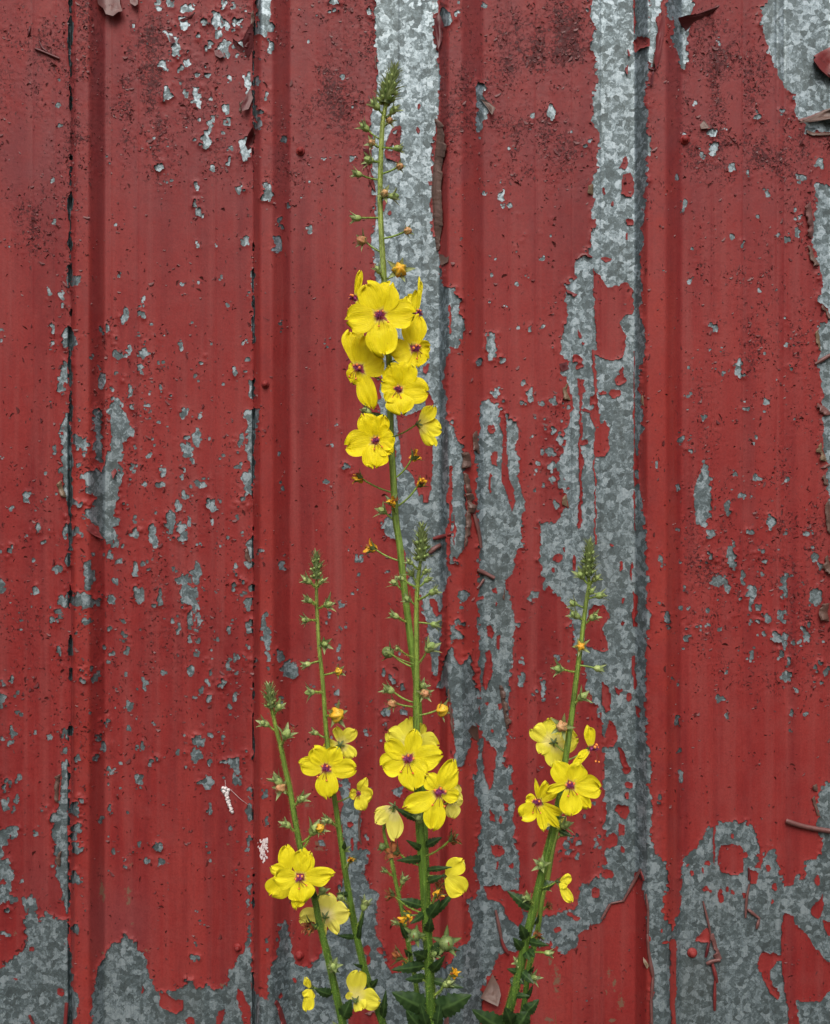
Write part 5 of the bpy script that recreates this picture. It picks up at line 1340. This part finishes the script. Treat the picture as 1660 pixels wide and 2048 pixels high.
# ---------------------------------------------------------------- far left stalk
D = Stalk('leftmost mullein stalk, shortest, with a double open flower below its hairy buds',
          [(541,1412),(545,1425),(553,1460),(563,1500),(570,1536),(580,1580),(590,1640),(602,1700),(616,1750),(630,1800),(640,1850),(655,1910),(668,1970),(688,2060)], 0.77,
          [(1412,6),(1460,8),(1600,11),(1750,12.5),(1900,14),(2048,16)], 5, 1900, tipcol=.25)
D.spike((537,1368), (543,1415), 36, 60)
for b in [(531,1448,8,'g',14),(556,1416,8,'g',14),(572,1470,10,'s',22),(556,1562,10,'g',28),(562,1575,9.5,'o',22),(601,1599,8,'g',12),(574,1650,8,'g',14),(628,1660,11,'s',40),(640,1656,7,'y',30),(644,1783,7,'s',18),(620,1852,10,'b',6),(666,1934,9,'g',8),(680,2058,8,'s',10)]: D.bud(*b)
D.flower(578,1747,[(-10,-50,17,-2,0),(-34,-12,14,-2,0),(-32,44,25,2,0)],m=PETL,face=(-.2,0),eye=False,fwd=.002,drop=30)
D.flower(600,1754,[(4,-54,18,4,0),(22,-46,16,2,0),(62,-3,19,6,0),(8,42,26,8,0),(-5,58,14,2,0),(-47,2,21,6,0)],m=PETL,face=(0,-.1),fwd=.020)
D.flower(650,1832,[(6,-44,21,0,0),(46,-6,23,0,0),(-48,2,20,2,0),(26,32,13,0,20),(-8,42,9,0,40)],m=PETP,face=(0,.1),back=True,eye=False,fwd=-.014,drop=30,pflip=True)
D.flower(621,1977,[(-10,-20,8,4,0),(-6,40,12,4,0),(-12,12,8,4,0),(2,20,8,-2,0)],m=PETP,face=(-.8,0),eye=False,fwd=.006,drop=10)
for l in [(664,1990,630,1975,11),(684,2040,702,1995,16),(655,1925,680,1944,6),(640,1850,615,1858,6),(632,1800,628,1778,6)]: D.leaf(*l)
D.rosette(5)

# ---------------------------------------------------------------- right stalk
E = Stalk('right-hand mullein stalk leaning to the right with dark green cone-shaped tip',
          [(1176,1150),(1178,1170),(1171,1213),(1161,1294),(1152,1361),(1144,1429),(1132,1513),(1120,1590),(1107,1655),(1097,1695),(1086,1738),(1070,1806),(1053,1873),(1039,1941),(1026,1991),(1006,2060)], 0.76,
          [(1150,6),(1200,8.5),(1400,11),(1600,14),(1800,17),(2048,19)], 6, 2600, tipcol=.2)
E.spike((1179,1080), (1176,1152), 40, 120)
for b in [(1163,1152,8,'g',16),(1190,1158,7,'g',10),(1181,1184,7,'s',10),(1199,1191,8,'g',6),(1148,1207,7,'s',8),(1152,1231,8.5,'g',12),(1186,1235,8,'g',10),(1161,1293,8,'y',4),(1119,1338,8.5,'s',6),(1196,1337,8,'g',-6),(1164,1394,9,'s',14),(1124,1453,11,'o',-4),(1083,1730,8,'s',6),(1056,1796,6,'s',16),(1075,1870,7,'b',10),(1096,1906,7,'g',-2),(1130,1650,9,'s',18),(1036,1925,6,'s',16),(1092,1775,5,'s',14)]: E.bud(*b)
E.flower(1107,1484,[(-41,-26,20,0,0),(-6,-47,19,0,0),(46,-8,28,0,0),(-22,26,22,0,0),(2,52,21,2,0),(14,-36,16,0,0)],m=PETL,face=(-.1,.05),back=True,eye=False,fwd=-.014,pflip=True,drop=16)
E.flower(1182,1498,[(-6,-44,12,4,10),(-36,32,8,4,30),(-26,14,7,0,40)],m=PETL,face=(2.0,-.1),fwd=.0,drop=20,stam=1.15)
E.flower(1140,1569,[(-30,-38,21,4,0),(20,-40,20,4,0),(57,0,23,4,0),(34,42,15,2,0),(-2,57,22,8,0),(-46,6,10,8,0)],m=PETL,face=(-.05,-.1),fwd=.022)
E.flower(1077,1604,[(-5,-42,5,4,0),(13,-42,10,6,20),(-32,30,19,-2,0),(-22,-2,14,-4,0),(36,46,10,6,10),(10,52,10,8,0),(42,24,10,-2,0),(34,-18,8,4,0)],m=PETL,face=(-.9,-.1),fwd=.012,drop=30,stam=.9)
E.flower(1119,1764,[(20,-10,10,4,0),(20,36,10,6,0),(10,8,9,6,0)],m=PETP,face=(1.2,0),eye=False,fwd=.006,drop=18)
for l in [(1066,1820,1014,1778,12),(1080,1775,1112,1762,10),(1052,1880,1040,1845,12),(1046,1900,1026,1872,11),(1056,1898,1070,1912,10),(1054,1882,1098,1888,8),(1050,1900,1060,1920,9),(1038,1945,1014,1936,7),(1034,1950,1048,1968,9),(1030,1955,1024,1972,9),(1040,1940,1068,1966,9),
          (1012,2062,944,2014,20),(1024,2050,1010,2010,16),(1030,2060,1056,2020,22),(1046,2030,1078,1996,13),(1026,1990,1060,1990,7),(1070,1850,1078,1822,4),(1116,1660,1146,1672,6)]:
    E.leaf(*l, f1=E.r.uniform(.002, .018), seed=5)
E.rosette(6)

Ff = Stalk('thin pale green mullein stalk close behind the right-hand stalk',
          [(1120,1640),(1114,1664),(1105,1700),(1095,1760),(1086,1789),(1076,1856),(1064,1910),(1056,1941),(1049,2001),(1040,2060)], 0.81,
          [(1640,6),(1700,9),(1900,11),(2048,12)], 7, 900, tipcol=.1)
Ff.flower(1118,1632,[(8,-20,9,0,0),(8,12,10,0,0),(-36,18,12,0,0)],m=PETP,face=(0,0),back=True,eye=False,fwd=-.006,drop=20)
for b in [(1126,1668,6,'g',10),(1096,1812,5,'b',8),(1066,1955,7,'s',6)]: Ff.bud(*b)
Ff.leaf(1052,2000,1066,1966,5); Ff.leaf(1056,1950,1068,1930,5)
Ff.rosette(3, .1)

# ---------------------------------------------------------------- small things on the wall
def egg_sac():
    m = simple('white_silk', (.55, .50, .50), (.85, .82, .82), 500, .9, 0.0004)
    dd = wall_depth(455)
    o = empty('spider_egg_sac', at(456, 1600, dd - .002), 'small white silk egg sac stuck to the red paint left of the leftmost stalk', 'egg sac')
    mb = MB(); r = random.Random(3)
    pts = [(446,1576,5),(451,1577,6),(457,1580,5),(448,1583,6),(455,1586,6)] + [(452 + k * .62 + 1.3 * math.sin(k * 2.1), 1588 + k * 1.9, 5.2 - .05 * k + .8 * math.sin(k * 1.7)) for k in range(20)]
    for i, (x, y, q) in enumerate(pts):
        ball(mb, at(x, y, dd - .002), Vector((.2, -.3, 1)), q * K * dd * .62, 1.1, bump=.4, seed=i, n=10, m=8)
    mb.build('silk_body', m, o)
    mb = MB()
    for _ in range(70):
        x, y, q = r.choice(pts[:6]); a = r.uniform(0, 6.28); l = r.uniform(4, 9)
        p = at(x, y, dd - .002); e = at(x + l * math.cos(a), y + l * math.sin(a), dd - .001); s_ = Vector((0, 0, .00012))
        mb.add([p - s_, p + s_, e], [(0, 1, 2)], 0)
    for (x0, y0, x1, y1) in ((452, 1576, 450, 1560), (462, 1580, 497, 1610)):
        tube(mb, [at(x0, y0, dd - .003), at((x0 + x1) / 2, (y0 + y1) / 2 + 2, dd - .002), at(x1, y1, dd - .001)], .00022, 5)
    mb.build('silk_threads', m, o)
egg_sac()
def splash(label, cx, cy, sx, sy, n, seed):
    m = simple('chalky_white_droppings', (.50, .38, .38), (.75, .68, .68), 300, .9, 0.0002)
    r = random.Random(seed); mb = MB()
    for _ in range(n):
        x = cx + r.gauss(0, sx); y = cy + abs(r.gauss(0, sy)) * 1.4 - sy * .6
        rx = r.uniform(.8, 2.8); ry = rx * r.uniform(1, 2.6); V = []
        dd = wall_depth(x) - .0011
        for k in range(8):
            a = k / 8 * 6.283; q = r.uniform(.6, 1.2)
            V.append(at(x + rx * q * math.cos(a), y + ry * q * math.sin(a), dd - r.random() * .0003))
        V.append(at(x, y, dd - .0006))
        mb.add([v - Vector((0, 0, 0)) for v in V], [(k, (k + 1) % 8, 8) for k in range(8)], 0)
    o = mb.build('bird_dropping', m, None); o['label'] = label; o['category'] = 'droppings'
splash('chalky white bird dropping dried on the red paint, right of and below the egg sac', 526, 1688, 5, 12, 60, 4)
print('objects', len(bpy.data.objects))
